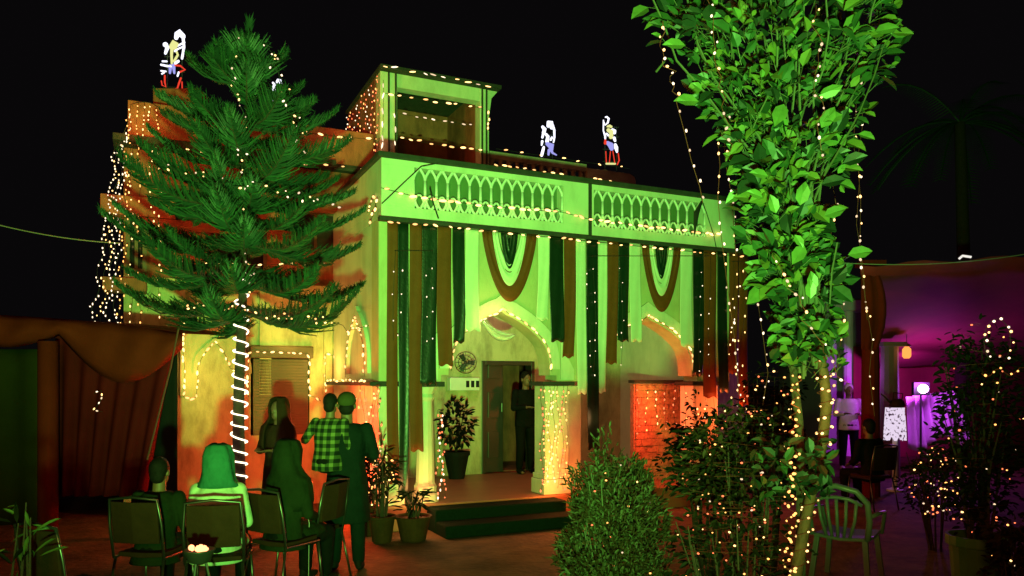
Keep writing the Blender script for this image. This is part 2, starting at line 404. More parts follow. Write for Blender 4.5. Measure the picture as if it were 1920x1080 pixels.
for (x0, x1, n) in lat:
    mb = MB(); mb.box((x0 - .01, VP1 + 0.0, z0 - .01), (x1 + .01, VP1 + 0.03, z1 + .01)); bk = mb.build('lattice_backing', M['recess'], H)
    mb = MB(); cw = (x1 - x0) / n; zm = z0 + 0.30 * (z1 - z0); za = z0 + 0.72 * (z1 - z0); r_ = 0.019; vy = VP0 + 0.035
    for k in range(n + 1):
        x = x0 + k * cw; mb.tube([(x, vy, zm - .02), (x, vy, za)], r_, 6)
    for k in range(n):
        xa = x0 + k*cw; xb = xa + cw; xc = (xa + xb)/2
        def bez(p0, p1, p2, m=7): return [tuple(Vector(p0)*(1-t)**2 + Vector(p1)*2*t*(1-t) + Vector(p2)*t*t) for t in [i/m for i in range(m+1)]]
        mb.tube(bez((xa, vy, za), (xa, vy, z1 - .08), (xc, vy, z1 + 0.01)), r_, 6)
        mb.tube(bez((xb, vy, za), (xb, vy, z1 - .08), (xc, vy, z1 + 0.01)), r_, 6)
        mb.tube(bez((xa, vy - .004, zm + .03), (xa + .01, vy, z0 + .06), (xc, vy - .004, z0 - 0.004)), r_, 6)
        mb.tube(bez((xb, vy - .004, zm + .03), (xb - .01, vy, z0 + .06), (xc, vy - .004, z0 - 0.004)), r_, 6)
        mb.tube(bez((xa, vy + .004, z0 - .004), (xa + cw*.12, vy, zm + .01), (xc, vy + .004, zm + 0.03)), r_*.8, 6)
        mb.tube(bez((xb, vy + .004, z0 - .004), (xb - cw*.12, vy, zm + .01), (xc, vy + .004, zm + 0.03)), r_*.8, 6)
    mb.build('lattice', M['white'], H, smooth=True)
# main block
uL = uF(232, BV); uR = uF(1400, BV); uE = uF(335, BV)
MT = 5.02
dl, dr = uF(903, BV), uF(1001, BV); dt = hF(950, 677, BV)
wl, wr, wt, wbz = uF(470, BV), uF(580, BV), hF(520, 668, BV), hF(520, 815, BV)
# ground storey front wall pieces (door opening and window opening left free)
mb = MB()
mb.box((uL, BV, 0), (wl, BV + .25, 3.2)); mb.box((wl + .0, BV, 0), (wr, BV + .25, wbz)); mb.box((wl, BV, wt), (wr, BV + .25, 3.2))
mb.box((wr, BV, 0), (dl, BV + .25, 3.2)); mb.box((dl, BV, dt), (dr, BV + .25, 3.2)); mb.box((dr, BV, 0), (uR, BV + .25, 3.2))
mb.build('ground_floor_wall', M['cream'], H)
mb = MB(); mb.box((uL, BV + 0.004, 3.204), (uR, BV + .25, 3.9)); mb.box((uL, BV + 0.004, 3.9), (uF(1195, BV), BV + .25, MT - .1))
mb.box((uL, BV + .255, 0), (uL + .25, 8.5, MT - .1)); mb.box((uR-.25, BV + .255, 0), (uR, 8.5, 3.9)); mb.box((uL, 8.5, 0), (uR, 8.7, 3.9))
mb.build('upper_floor_wall', M['terra'], H)
mb = MB(); mb.box((uL + .26, BV + .26, 3.4), (uR - .26, 8.49, 3.55)); mb.build('flat_roof', M['conc'], H)
mb = MB(); mb.box((dl - .3, BV + 1.6, 0), (dr + .5, BV + 1.7, 3)); mb.box((dl - .3, BV + .26, 0.2), (dr + .5, BV + 1.6, .3)); mb.build('inner_room_wall', M['terra'], H)
# cornice + roof parapet
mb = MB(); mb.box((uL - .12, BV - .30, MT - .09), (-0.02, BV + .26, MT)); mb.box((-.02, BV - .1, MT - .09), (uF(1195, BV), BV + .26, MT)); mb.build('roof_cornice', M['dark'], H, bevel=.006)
mb = MB(); mb.box((uL + .05, BV - .02, MT + .003), (uF(700, BV), BV + .16, 5.56)); mb.build('roof_parapet', M['terra'], H, bevel=.01)
ub0, ub1 = uF(918, BV), uF(1100, BV)
mb = MB(); mb.box((ub0, BV + .02, MT + .003), (ub1, BV + .12, MT + .10)); mb.box((ub0, BV, 5.44), (ub1, BV + .14, 5.56))
rl = mb.build('balustrade_rail', M['conc'], H)
n = 12
for k in range(n):
    x = ub0 + (k + .5) * (ub1 - ub0) / n; mb = MB()
    mb.lathe((x, BV + .07, 0), [(.05, MT + .10), (.05, MT + .14), (.035, MT + .17), (.062, MT + .27), (.045, MT + .35), (.035, MT + .38), (.05, MT + .42)], 10); mb.build('baluster', M['conc'], H, smooth=True)
ux2 = uF(1192, BV); z5 = 5.50
mb = MB(); q = [(ub1 + .002, MT + .003), (ux2, MT + .003), (ux2, z5 - .12), (ux2 - .03, z5 - .04), (ux2 - .12, z5), (ub1 + .45, z5), (ub1 + .38, z5 + .02), (ub1 + .3, z5), (ub1 + .002, z5)]
mb.prism(q, BV - .01, BV + .15); mb.build('end_parapet', M['conc'], H, bevel=.01)
# sunshades on the far left upper floor + shadowed windows
for (pa, pb, ya, yb, fwd, m) in ((188, 330, 362, 398, .35, 'terra'), (250, 470, 405, 418, .3, 'terra'), (192, 275, 518, 543, .4, 'terra'), (520, 690, 372, 384, .3, 'terra')):
    mb = MB(); ua, ub = uF(pa, BV - fwd), uF(pb, BV - fwd)
    mb.box((ua, BV - fwd, hF(pa, yb, BV - fwd)), (ub, BV - .002, hF(pa, ya, BV - fwd))); mb.build('sunshade', M[m], H, bevel=.01)
for (pa, pb, ya, yb) in ((236, 275, 405, 510), (300, 420, 345, 400), (540, 640, 392, 470), (400, 500, 425, 520)):
    mb = MB(); x0, x1 = uF(pa, BV), uF(pb, BV); zz0, zz1 = hF(pa, yb, BV), hF(pa, ya, BV)
    for b in (((x0, zz0), (x1, zz0 + .05)), ((x0, zz1 - .05), (x1, zz1)), ((x0, zz0 + .051), (x0 + .05, zz1 - .051)), ((x1 - .05, zz0 + .051), (x1, zz1 - .051)), (((x0+x1)/2 - .02, zz0 + .051), ((x0+x1)/2 + .02, zz1 - .051))):
        mb.box((b[0][0], BV - .04, b[0][1]), (b[1][0], BV + .002, b[1][1]))
    wf = mb.build('window', M['brown'], H)
    mb = MB(); mb.box((x0 + .051, BV - .012, zz0 + .051), (x1 - .051, BV - .002, zz1 - .051)); mb.build('pane', M['glassd'], wf)
# pilasters on the lower left wall
for (pa, pb) in ((337, 348), (486, 508), (606, 622)):
    mb = MB(); mb.box((uF(pa, BV), BV - .05, 1.6), (uF(pb, BV), BV - .002, 3.2)); mb.build('pilaster', M['cream'], H, bevel=.008)
mb = MB(); mb.box((uL, BV - .09, 3.08), (-.01, BV - .052, 3.2)); mb.build('string_course', M['cream'], H)
# blind arches
for (pa, pb, ya) in ((372, 462, 640), (612, 634, 655)):
    x0, x1 = uF(pa, BV), uF(pb, BV); zt_ = hF(pa, ya, BV); zb_ = hF(pa, 700, BV)
    i_ = arch_pts(x0, x1, zb_, zt_); o_ = arch_pts(x0 - .07, x1 + .07, zb_, zt_ + .09)
    mb = MB(); mb.prism(i_ + o_[::-1], BV - .03, BV - .002); mb.build('blind_arch', M['cream'], H)
# window with roller shutter box
mb = MB(); mb.box((wl - .02, BV - .16, wt - .03), (wr + .03, BV - .002, wt + .14)); sb = mb.build('shutter_box', M['brown'], H, bevel=.01)
mb = MB()
nsl = 26
for k in range(nsl):
    za_ = wbz + (wt - .04 - wbz) * k / nsl; zb_ = wbz + (wt - .04 - wbz) * (k + .82) / nsl
    mb.box((wl + .03, BV - .05, za_), (wr - .03, BV - .02, zb_))
mb.box((wl + .03, BV - .018, wbz), (wr - .03, BV + .01, wt - .04)); mb.build('roller_shutter', M['brown'], sb)
# door: open frame with leaf ajar
mb = MB(); mb.box((dl, BV - .03, FL), (dl + .06, BV + .2, dt)); mb.box((dr - .06, BV - .03, FL), (dr, BV + .2, dt)); mb.box((dl + .061, BV - .03, dt - .07), (dr - .061, BV + .2, dt))
df = mb.build('door', M['door'], H, bevel=.005)
mb = MB(); dm = dl + (dr - dl) * .42
mb.box((dl + .065, BV + .04, FL + .01), (dm, BV + .08, dt - .075))
for zz in (.45, 1.1, 1.75): mb.box((dl + .13, BV + .02, FL + zz - .2), (dm - .07, BV + .04, FL + zz + .22))
mb.build('door_leaf', M['door'], df, bevel=.004)
mb = MB(); mb.tube([(dm - .04, BV - .005, FL + 1.0), (dm - .04, BV - .005, FL + 1.14)], .009); mb.build('handle', M['chrome'], df)
# electric meter board, wall fan, added porch lamp
mb = MB(); ex0, ex1 = uF(838, BV), uF(893, BV); ez0, ez1 = hF(860, 732, BV), hF(860, 708, BV)
mb.box((ex0, BV - .14, ez0), (ex1, BV - .002, ez1)); eb = mb.build('meter_board', M['white'], H, bevel=.01)
mb = MB()
for k in range(3): xx = ex0 + .27 + k * .085; mb.box((xx, BV - .148, ez0 + .05), (xx + .055, BV - .142, ez1 - .05))
mb.build('meter_window', M['glassd'], eb)
# rooftop room (mumty)
mu0, mu1 = uF(713, BV), uF(925, BV); mt = hF(715, 131, BV); md_ = 2.06
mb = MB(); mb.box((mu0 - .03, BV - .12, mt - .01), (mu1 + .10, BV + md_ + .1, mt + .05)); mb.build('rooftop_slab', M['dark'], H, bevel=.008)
pw_ = uF(745, BV) - mu0; pz = hF(745, 170, BV)
mb = MB(); mb.box((mu0, BV, MT + .003), (mu0 + pw_, BV + .25, mt - .012)); mb.build('rooftop_post', M['porch'], H, bevel=.01)
mb = MB(); pr = uF(900, BV); mb.box((pr, BV, MT + .003), (uF(917, BV), BV + .2, mt - .012)); mb.build('rooftop_post', M['porch'], H, bevel=.01)
mb = MB(); mb.box((mu0 + pw_ + .001, BV + .01, mt - .22), (pr - .001, BV + .2, mt - .013)); mb.build('rooftop_beam', M['porch'], H)
mb = MB(); mb.prism([(uF(917,BV)+.001, mt - .5), (uF(917,BV)+.001, mt-.013), (mu1 + .08, mt - .013), (uF(917,BV)+.05, mt - .14)], BV+.02, BV+.16); mb.build('bracket', M['porch'], H)
mb = MB(); mb.box((mu0 + .16, BV + 1.5, MT + .003), (uF(917, BV) - .16, BV + 1.6, mt - .013)); mb.build('recessed_wall', M['terra'], H)
mb = MB(); mb.box((mu0, BV + .255, MT + .003), (mu0 + .15, BV + md_, mt - .013)); mb.build('rooftop_side_wall', M['terra'], H)
mb = MB(); mb.box((mu0+.16, BV + md_ - .15, MT + .003), (uF(917, BV), BV + md_, mt - .013)); mb.box((uF(917, BV)-.15, BV+.25, MT+.003), (uF(917,BV), BV+md_-.16, mt-.013)); mb.build('rooftop_back_wall', M['terra'], H)
for pxs in (728, 741, 903, 911):
    mb = MB(); x = uF(pxs, BV); mb.tube([(x, BV - .03, MT + .05), (x, BV - .03, mt - .03)], .016, 6); mb.build('conduit', M['dark'], H)
# block standing for the orange-lit parapet further back
mb = MB(); mb.box((-1.0, 5.3, 3.56), (0.8, 6.2, 6.35)); mb.build('rear_parapet_block', M['terra'], H, bevel=.02)

# added porch lamp (hidden globe under the ceiling) to brighten the interior
p = W3(2.0, 1.2, 3.30)
t = thing('added_ceiling_lamp', 'added small round lamp hidden under the porch ceiling behind the first arch', 'lamp', (p.x, p.y, 3.74))
mb = MB(); mb.tube([(p.x, p.y, 3.72), (p.x, p.y, 3.36)], .008); mb.build('rod', M['dmetal'], t, world=True)
mb = MB(); mb.ell(p, (.06, .06, .06), 12, 8); mb.build('globe', E['lampw'], t, world=True, smooth=True)
lamp('porch_fill_light', (p.x, p.y, 3.2), 28, (1.0, .85, .5), .08)
# glow of the string lights
def glow(nm, P, e, c, s=.15): lamp(nm, P, e, c, s)
q = W3(-.40, .45, .75); glow('corner_red_glow', q, 95, (1, .06, .015)); q = W3(-.5, .5, 1.35); glow('corner_red_glow', q, 55, (1, .07, .02))
q = W3(-.55, .8, 1.5); glow('corner_amber_glow', q, 12, ORANGE)
q = W3(uF(770), -.3, .5); glow('left_column_glow', q, 16, (1, .42, .12))
q = W3(uF(1035), -.35, .55); glow('centre_red_glow', q, 34, (1, .2, .04))
q = W3(uF(1090), -.3, 1.3); glow('centre_amber_glow', q, 4, (1, .45, .18))
q = W3(uF(1235), .22, 1.35); glow('right_bay_red_glow', q, 45, (1, .10, .03))
q = W3(uF(1350), -.4, 1.35); glow('right_pier_glow', q, 34, (1, .13, .03))
for pxx, pyy, en in ((360, 700, 5), (600, 690, 9), (650, 640, 8), (540, 640, 6)):
    q = onF(pxx, pyy, BV - .35); glow('wall_string_glow', q, en, (1, .66, .12))
q = onF(940, 600, -.3); glow('arch_string_glow', q, 7, (1, .7, .2))
q = onF(250, 230, BV - .4); glow('left_curtain_glow', q, 8, (1, .3, .05))
q = onS(690, 190, uF(713, BV) - .3) ; glow('rooftop_curtain_glow', q, 6, (1, .2, .06))
q = onF(640, 262, BV - .4); glow('roof_string_glow', q, 4, (1, .45, .1))
q = W3(-.8, 5.0, 6.0); glow('rooftop_red_glow', q, 12, (1, .08, .03))

# low wall in right bay: red lit brick screen
sx0, sx1 = uF(1187, .75), uF(1292, .75)
t = thing('brick_screen', 'rough red-lit brick screen standing inside the right porch arch', 'screen wall', W3(sx0, .75, FL), RZ)
br = mat('rough_brick', (0.60, 0.30, 0.20), .9, .55, 12, 1.0, 22)
mb = MB(); random.seed(3); nb_ = int((sx1 - sx0)/.2) + 1
for r_ in range(14):
    for k in range(nb_ + 1):
        x = k*.2 - (.1 if r_ % 2 else 0); x_0 = max(x, 0); x_1 = min(x + .19, sx1 - sx0)
        if x_1 - x_0 < .02: continue
        d = random.uniform(0, .03); mb.box((x_0, -.06 - d, r_*.105), (x_1, .05, r_*.105 + .097))
mb.box((-.02, -.05, 0), (sx1 - sx0 + .02, .045, 1.46))
mb.build('brickwork', br, t)
mb = MB(); mb.box((-.04, -.10, 1.475), (sx1 - sx0 + .04, .07, 1.52)); mb.build('coping', M['dark'], t)

# ================================================================== CLOTH DRAPES under parapet
def ribbon(name, label, pa, pb, ybot, m, vv, group, ytop=None):
    ua, ub = uF(pa, vv), uF(pb, vv); zb_ = hF((pa + pb)/2, ybot, vv); zt_ = PB - .055
    base = W3((ua + ub)/2, vv, zb_)
    mb = MB(); nu, nz = 14, 26; wd = ub - ua; ph = random.random()*6; fr = random.choice([2, 2.5, 3])
    rows = []
    for j in range(nz + 1):
        s_ = j / nz; z = zt_ + (zb_ - zt_) * s_; row = []
        squeeze = 1 - .10 * math.sin(s_ * 3 + ph) * s_
        for i in range(nu + 1):
            q = i / nu; x = (q - .5) * wd * squeeze + .02*math.sin(ph + s_*4)*s_
            y = .0035 * math.sin(q * 1.3 * math.pi + ph + 1.5*s_) + .002*math.sin(q*9 + s_*5 + ph) + .03 * math.sin(s_*2.4 + ph)*s_
            row.append(W3((ua+ub)/2 + x, vv + y, z + (.015*math.sin(q*9+ph) if j == nz else 0)))
        rows.append(row)
    mb.loft(rows, close=False, cap=False)
    o = mb.build(name, m, None, fix=True, smooth=True)
    o.data.transform(Matrix.Translation(-base)); o.location = base
    sd = o.modifiers.new('thickness', 'SOLIDIFY'); sd.thickness = .004
    tag(o, label, 'drape', group); return o
G = 'cloth strips hanging under the porch parapet'
nm = {'o': ('saffron', 'saff'), 'w': ('white', 'whitec'), 'g': ('dark green', 'greenc')}
strips = [ # px0, px1, bottom y, colour
 (726,746,905,'o'), (746,766,930,'g'), (768,791,845,'o'), (791,819,722,'g'), (820,846,685,'o'), (848,871,642,'g'), (873,898,620,'w'),
 (1009,1030,600,'w'), (1030,1056,640,'g'), (1057,1079,670,'o'), (1080,1098,738,'w'), (1099,1121,842,'g'), (1122,1138,736,'w'), (1139,1159,682,'o'), (1160,1179,640,'g'), (1180,1201,640,'w'),
 (1276,1298,650,'w'), (1299,1319,705,'g'), (1320,1343,745,'o'), (1345,1363,735,'g')]
ordn = ['first','second','third','fourth','fifth','sixth','seventh','eighth','ninth','tenth']
where = ['left of the first arch']*7 + ['between the two arches']*9 + ['right of the second arch']*4
cnt = {}
random.seed(11)
for i, (pa, pb, yb, c) in enumerate(strips):
    kk = (where[i], c); cnt[kk] = cnt.get(kk, 0) + 1
tot = dict(cnt); cnt = {}
for i, (pa, pb, yb, c) in enumerate(strips):
    kk = (where[i], c); cnt[kk] = cnt.get(kk, 0) + 1
    lab = ('%s %s cloth strip hanging %s' % (ordn[cnt[kk]-1], nm[c][0], where[i])) if tot[kk] > 1 else ('only %s cloth strip hanging %s' % (nm[c][0], where[i]))
    ribbon('drape', lab, pa, pb, yb, M[nm[c][1]], -.16 - .018*(i % 2), G)
# strips past the right end of the porch
for j, (pa, pb, yb, c, lab) in enumerate([(1368, 1384, 700, 'o', 'narrow saffron cloth strip just past the right end of the porch'), (1386, 1402, 760, 'o', 'outermost saffron cloth strip beside the leafy tree')]):
    ribbon('drape', lab, pa, pb, yb, M[nm[c][1]], -.14, G)
# white cloth facing above bays (pale sheet behind strips)
def uswag(label, pl_, pr_, ybot, m, vv, wid, inner):
    uc = (uF(pl_, vv) + uF(pr_, vv))/2; hw = (uF(pr_, vv) - uF(pl_, vv))/2; zt_ = PB - .06; zb_ = hF((pl_+pr_)/2, ybot, vv)
    rows = []; n = 40
    for i in range(n + 1):
        a = -1 + 2*i/n
        x = a; zc = zt_ + (zb_ - zt_) * max(0, 1 - abs(a)**2.0)**.8
        t_ = Vector((1.0*hw, 0)); 
        xo = uc + a*hw; xi = uc + a*hw*inner; zi = zt_ + (zb_ - zt_)*(inner - .12 if inner > .3 else .3) * max(0, 1 - abs(a)**2.0)**.8
        rows.append([W3(xo*(1-q) + xi*q, vv + .012*math.sin(q*14), zc*(1-q) + zi*q) for q in [k/7 for k in range(8)]])
    mb = MB(); mb.loft(rows, close=False, cap=False); o = mb.build('swag', m, None, smooth=True)
    b = W3(uc, vv, zt_); o.data.transform(Matrix.Translation(-b)); o.location = b
    sd = o.modifiers.new('thickness', 'SOLIDIFY'); sd.thickness = .004
    tag(o, label, 'swag', 'tricolour cloth swags over the arches')
for (pl_, pr_, yb, nmn) in ((903, 1007, 566, 'first'), (1203, 1277, 585, 'second')):
    uswag('outer saffron U-shaped swag over the %s arch' % nmn, pl_, pr_, yb, M['saff'], -.17, 0, .62)
    a_, b_ = pl_ + (pr_-pl_)*.19, pr_ - (pr_-pl_)*.19
    uswag('white U-shaped swag between saffron and green over the %s arch' % nmn, a_, b_, yb - 30, M['whitec'], -.185, 0, .66)
    a_, b_ = pl_ + (pr_-pl_)*.34, pr_ - (pr_-pl_)*.34
    uswag('innermost dark green swag over the %s arch' % nmn, a_, b_, yb - 62, M['greenc'], -.20, 0, .05)
# white tinsel crescent garland inside first arch
mb = MB(); pts = []
a_, b_ = onF(903, 600, .45), onF(966, 628, .45)
for i in range(17):
    q = i/16; p = a_.lerp(b_, q); p.z -= .13*math.sin(q*math.pi); pts.append(p)
mb.tube(pts, [.012 + .035*math.sin(i/16*math.pi) for i in range(17)], 10)
pts2 = [p + Vector((0, .02, .07*math.sin(i/16*math.pi))) for i, p in enumerate(pts)]
mb.tube(pts2, [.008 + .018*math.sin(i/16*math.pi) for i in range(17)], 8)
tag(mb.build('garland', mat('silver_tinsel', (.85, .85, .8), .25, .2, 60, .8, 120, metal=.5), None, smooth=True), 'silvery white crescent garland hung inside the first arch', 'garland')

# wall fan
p = onF(873, 680, BV - .2)
t = thing('wall_fan', 'round caged wall fan high on the porch back wall beside the door', 'fan', p)
for nmx, rr in (('cage', .17),):
    mb = MB()
    for k in range(12):
        a = 2*math.pi*k/12; mb.tube([p, p + Vector((math.cos(a)*.1, -.05, math.sin(a)*.1)), p + Vector((math.cos(a)*rr, 0, math.sin(a)*rr))], .003, 4)
    for r2 in (.06, .11, rr): mb.tube([p + Vector((math.cos(a)*r2, -.03 if r2 < rr else 0, math.sin(a)*r2)) for a in [2*math.pi*k/20 for k in range(21)]], .005, 4)
    mb.build('cage', M['chrome'], t, world=True)
for k in range(3):
    a = 2*math.pi*k/3; mb = MB(); d = Vector((math.cos(a), 0, math.sin(a))); s_ = Vector((-math.sin(a), .3, math.cos(a)))*.045
    mb.add([p + d*.03 - s_*.5, p + d*.14 - s_, p + d*.15 + s_, p + d*.03 + s_*.5, p + d*.03 - s_*.5 + Vector((0,.006,0)), p + d*.14 - s_ + Vector((0,.006,0)), p + d*.15 + s_+ Vector((0,.006,0)), p + d*.03 + s_*.5+ Vector((0,.006,0))], [(0,1,2,3),(4,7,6,5),(0,4,5,1),(1,5,6,2),(2,6,7,3),(3,7,4,0)])
    mb.build('blade', M['dmetal'], t, world=True)
mb = MB(); mb.tube([p + Vector((0, .01, 0)), p + Vector((0, .12, -.02)), p + Vector((-.06, .2, -.05))], .03, 8); mb.build('motor', M['dmetal'], t, world=True)

# ================================================================== STRING LIGHTS on the house
GS = 'warm bulb strings on the house'
def on_line(a, b, v, n=10, sag=0):
    A = onF(*a, v); B = onF(*b, v); return catenary(A, B, sag, n)
string([onF(714, 352, -.155)] + on_line((775, 368), (1055, 398), -.155, 6, .02) + on_line((1108, 412), (1352, 440), -.155, 8, .01), .13, 'string of elongated bulbs crossing the middle of the green lattice parapet', 'warm', r=.015, l=.042, group=GS)
string(on_line((720, 414), (1400, 482), -.22, 20), .16, 'string of bulbs along the bottom edge of the green parapet', 'warm', r=.011, l=.03, group=GS)
string([W3(u, v_, h) for u, v_, h in [(x, -.07, z) for x, z in arch_pts(a1[0]+.01, a1[1]-.01, CAPH+.13, APX + .02)]], .105, 'yellow bulb string outlining the first pointed arch over the doorway', 'warm', r=.013, l=.035, group=GS)
string([W3(x, -.07, z) for x, z in arch_pts(a2[0]+.01, a2[1]-.01, CAPH+.13, APX + .02)], .115, 'yellow bulb string outlining the second pointed arch', 'warm', r=.013, l=.035, group=GS)
string([W3(-.06, y, z) for y, z in arch_pts(v1, v2, CAPH + .06, 2.62)], .12, 'bulb string outlining the narrow pointed niche on the porch side', 'warm', r=.012, l=.026, group=GS)
string([W3(-.14, y, CAPH + .01) for y in (0, .8, 1.6, 2.3)], .16, 'bulbs lying along the dark ledge at the porch corner', 'warm', group=GS)
v_ = BV - .07
string([onF(x, y, v_) for x, y in [(345, 600), (343, 650), (347, 700), (344, 745), (358, 748), (368, 744), (371, 712), (370, 690), (378, 672), (390, 655), (403, 641), (414, 652), (424, 668), (431, 690), (455, 700), (463, 720), (456, 745)]], .10, 'bulb string outlining the blind arch at the left end of the green wall', 'warm', r=.014, l=.03, group=GS)
string([onF(x, y, v_ - .12) for x, y in [(466, 745), (465, 700), (467, 664), (475, 659), (530, 660), (578, 664), (582, 672), (580, 710), (580, 742), (592, 745), (602, 752)]], .11, 'bulb string framing the dark shuttered window', 'warm', r=.013, l=.03, group=GS)
string([onF(x, y, v_) for x, y in [(611, 742), (610, 718), (610, 690), (611, 662), (626, 668), (633, 680), (634, 712), (633, 745)]], .13, 'bulb string on the small blind arch right of the shuttered window', 'warm', r=.013, l=.026, group=GS)
string(on_line((640, 352), (700, 365), BV - .35, 6) + [onS(700, 372, -.1), onS(688, 400, -.1)], .12, 'short bulb string running down to the parapet corner left of the lattice', 'warm', group=GS)
# roof room rows
v_ = BV - .05
string(on_line((722, 175), (905, 203), v_, 8, .01), .17, 'upper horizontal bulb row across the rooftop room', 'warm', r=.014, l=.04, group=GS)
string(on_line((750, 213), (885, 234), v_, 8, .01), .17, 'middle horizontal bulb row across the rooftop room', 'pale', r=.011, l=.033, group=GS)
string(on_line((745, 258), (915, 284), v_, 8, .01), .17, 'lowest horizontal bulb row across the rooftop room', 'warm', r=.015, l=.042, group=GS)
string(on_line((712, 122), (930, 165), BV - .15, 8), .2, 'bulb row along the top edge of the rooftop room', 'pale', r=.010, l=.05, group=GS)
string([onF(x, y, v_) for x, y in [(719, 150), (719, 200), (718, 250), (717, 285)]], .18, 'vertical bulb row on the left post of the rooftop room', 'pale', r=.011, l=.05, group=GS)
string([onF(x, y, v_) for x, y in [(741, 205), (741, 250), (740, 285)]], .18, 'short vertical bulb row inside the left rooftop post', 'pale', r=.011, l=.05, group=GS)
string([onF(x, y, v_) for x, y in [(917, 205), (916, 245)]], .1, 'vertical bulb row on the right post of the rooftop room', 'warm', group=GS)
string(on_line((922, 308), (1060, 327), BV - .2, 8), .15, 'bulb row below the grey balusters on the roof', 'warm', r=.013, l=.04, group=GS)
string(on_line((1108, 335), (1170, 345), BV - .2, 4), .15, 'short bulb row under the rounded end parapet', 'warm', r=.013, l=.04, group=GS)
string(on_line((930, 279), (1180, 316), BV-.03, 8), .35, 'sparse bulb row along the top of the roof balustrade', 'warm', r=.010, l=.03, group=GS)
string(on_line((480, 236), (708, 262), BV - .05, 10, .02) + [onF(714, 258, BV - .05)], .24, 'bulb row along the terracotta roof parapet behind the pine', 'warm', r=.014, l=.036, group=GS)
string(on_line((330, 278), (690, 318), BV - .35, 10, .02), .30, 'bulb row along the dark roof cornice behind the pine', 'warm', r=.012, l=.03, group=GS)
string(on_line((330, 492), (706, 492), BV - .12, 10, .03), .22, 'bulb row across the wall at mid height behind the pine', 'warm', r=.013, l=.03, group=GS)
string([onS(x, y, -.1) for x, y in [(707, 372), (700, 400), (692, 425)]], .1, 'bulb run climbing the porch side below the parapet corner', 'warm', group=GS)
string([onF(x, y, BV - .5) for x, y in [(668, 580), (680, 600), (690, 622), (697, 645)]], .08, 'slanting bulb string beside the narrow side niche', 'warm', r=.014, l=.03, group=GS)
# curtains
random.seed(5)
tops = [W3(uF(713, BV) - .04, BV + s_*2.05, mt - .03) for s_ in [i/11 for i in range(12)]]
curtain(tops, [(0, 0, -1.1 - random.uniform(-.25, .3)) for _ in tops], .09, 'dense red bulb curtain on the side of the rooftop room', kinds=['red', 'amber', 'red', 'pale'], r=.010, wiremat='wire')
tops = [onF(x, y, BV - .14) for x, y in [(246, 196), (258, 192), (270, 191), (282, 193), (296, 200)]]
curtain(tops, [(0, 0, -.62)]*5, .06, 'golden bulb curtain on the left corner of the roof parapet', kinds=['warm', 'amber', 'warm'], r=.009, jx=.012)
lab = 'dense white bulb curtain flaring down the left corner of the house'
tops = [onF(x, 205 + (246 - x)*.9, BV - .36) for x in (246, 241, 235, 229, 224)]
curtain([onF(x, y, BV-.4) for x, y in [(244, 220), (238, 235), (232, 250), (225, 265), (218, 280)]], [onF(x, y, BV - .4) - onF(x0, y0, BV - .4) for (x, y), (x0, y0) in zip([(226, 620), (214, 628), (200, 618), (188, 625), (172, 618)], [(244, 220), (238, 235), (232, 250), (225, 265), (218, 280)])], .055, lab, kinds=['amber', 'pale', 'pale', 'warm', 'pale'], r=.009, jx=.03)
curtain([onF(x, 272, BV - .33) for x in (246, 262, 285, 300)], [(0, 0, -d) for d in (2.6, 2.3, 1.0, 2.3)], .10, 'sparse amber bulb strands down the terracotta wall beside the pine', kinds=['warm', 'amber', 'warm'], r=.010)
# strands on piers
def piercurtain(pxs, y0, y1, v, step, lab, kinds, r=.011, jx=.02):
    tops = [onF(x, y0, v) for x in pxs]; dr_ = [onF(x, y1 + random.uniform(-12, 12), v) - onF(x, y0, v) for x in pxs]
    curtain(tops, dr_, step, lab, kinds=kinds, r=r, jx=jx)
piercurtain([1016, 1022, 1030, 1038, 1046, 1054, 1062], 722, 912, -.08, .075, 'amber bulb strands covering the centre pier of the porch', ['red', 'amber', 'warm', 'warm', 'amber'])
piercurtain([822, 827, 832], 768, 932, -.1, .07, 'red bulb strands beside the turned column left of the steps', ['red', 'pale', 'red'])
tops = [onS(x, 722, -.06) for x in (712, 704, 696, 688, 680, 672)]
curtain(tops, [(0, 0, -1.35)]*6, .085, 'red bulb strands covering the side of the porch corner pier', kinds=['red', 'amber', 'warm', 'red'], r=.012, jx=.03)
piercurtain([1195, 1212, 1230, 1248, 1266, 1284, 1305, 1322, 1338], 722, 800, -.1, .09, 'red bulb strands hung under the second arch', ['red', 'amber', 'warm', 'red'], r=.010)
piercurtain([740, 752, 800, 812], 470, 640, -.21, .22, 'thin sparkling strands over the cloth strips left of the first arch', ['pale'], r=.006)
piercurtain([1104, 1114, 1165, 1312, 1330], 480, 690, -.21, .2, 'thin sparkling strands over the cloth strips near the second arch', ['pale'], r=.006)
piercurtain([1372, 1381, 1392], 490, 760, -.2, .16, 'loose bulb strands at the far right end of the porch', ['warm', 'pale'], r=.010, jx=.04)

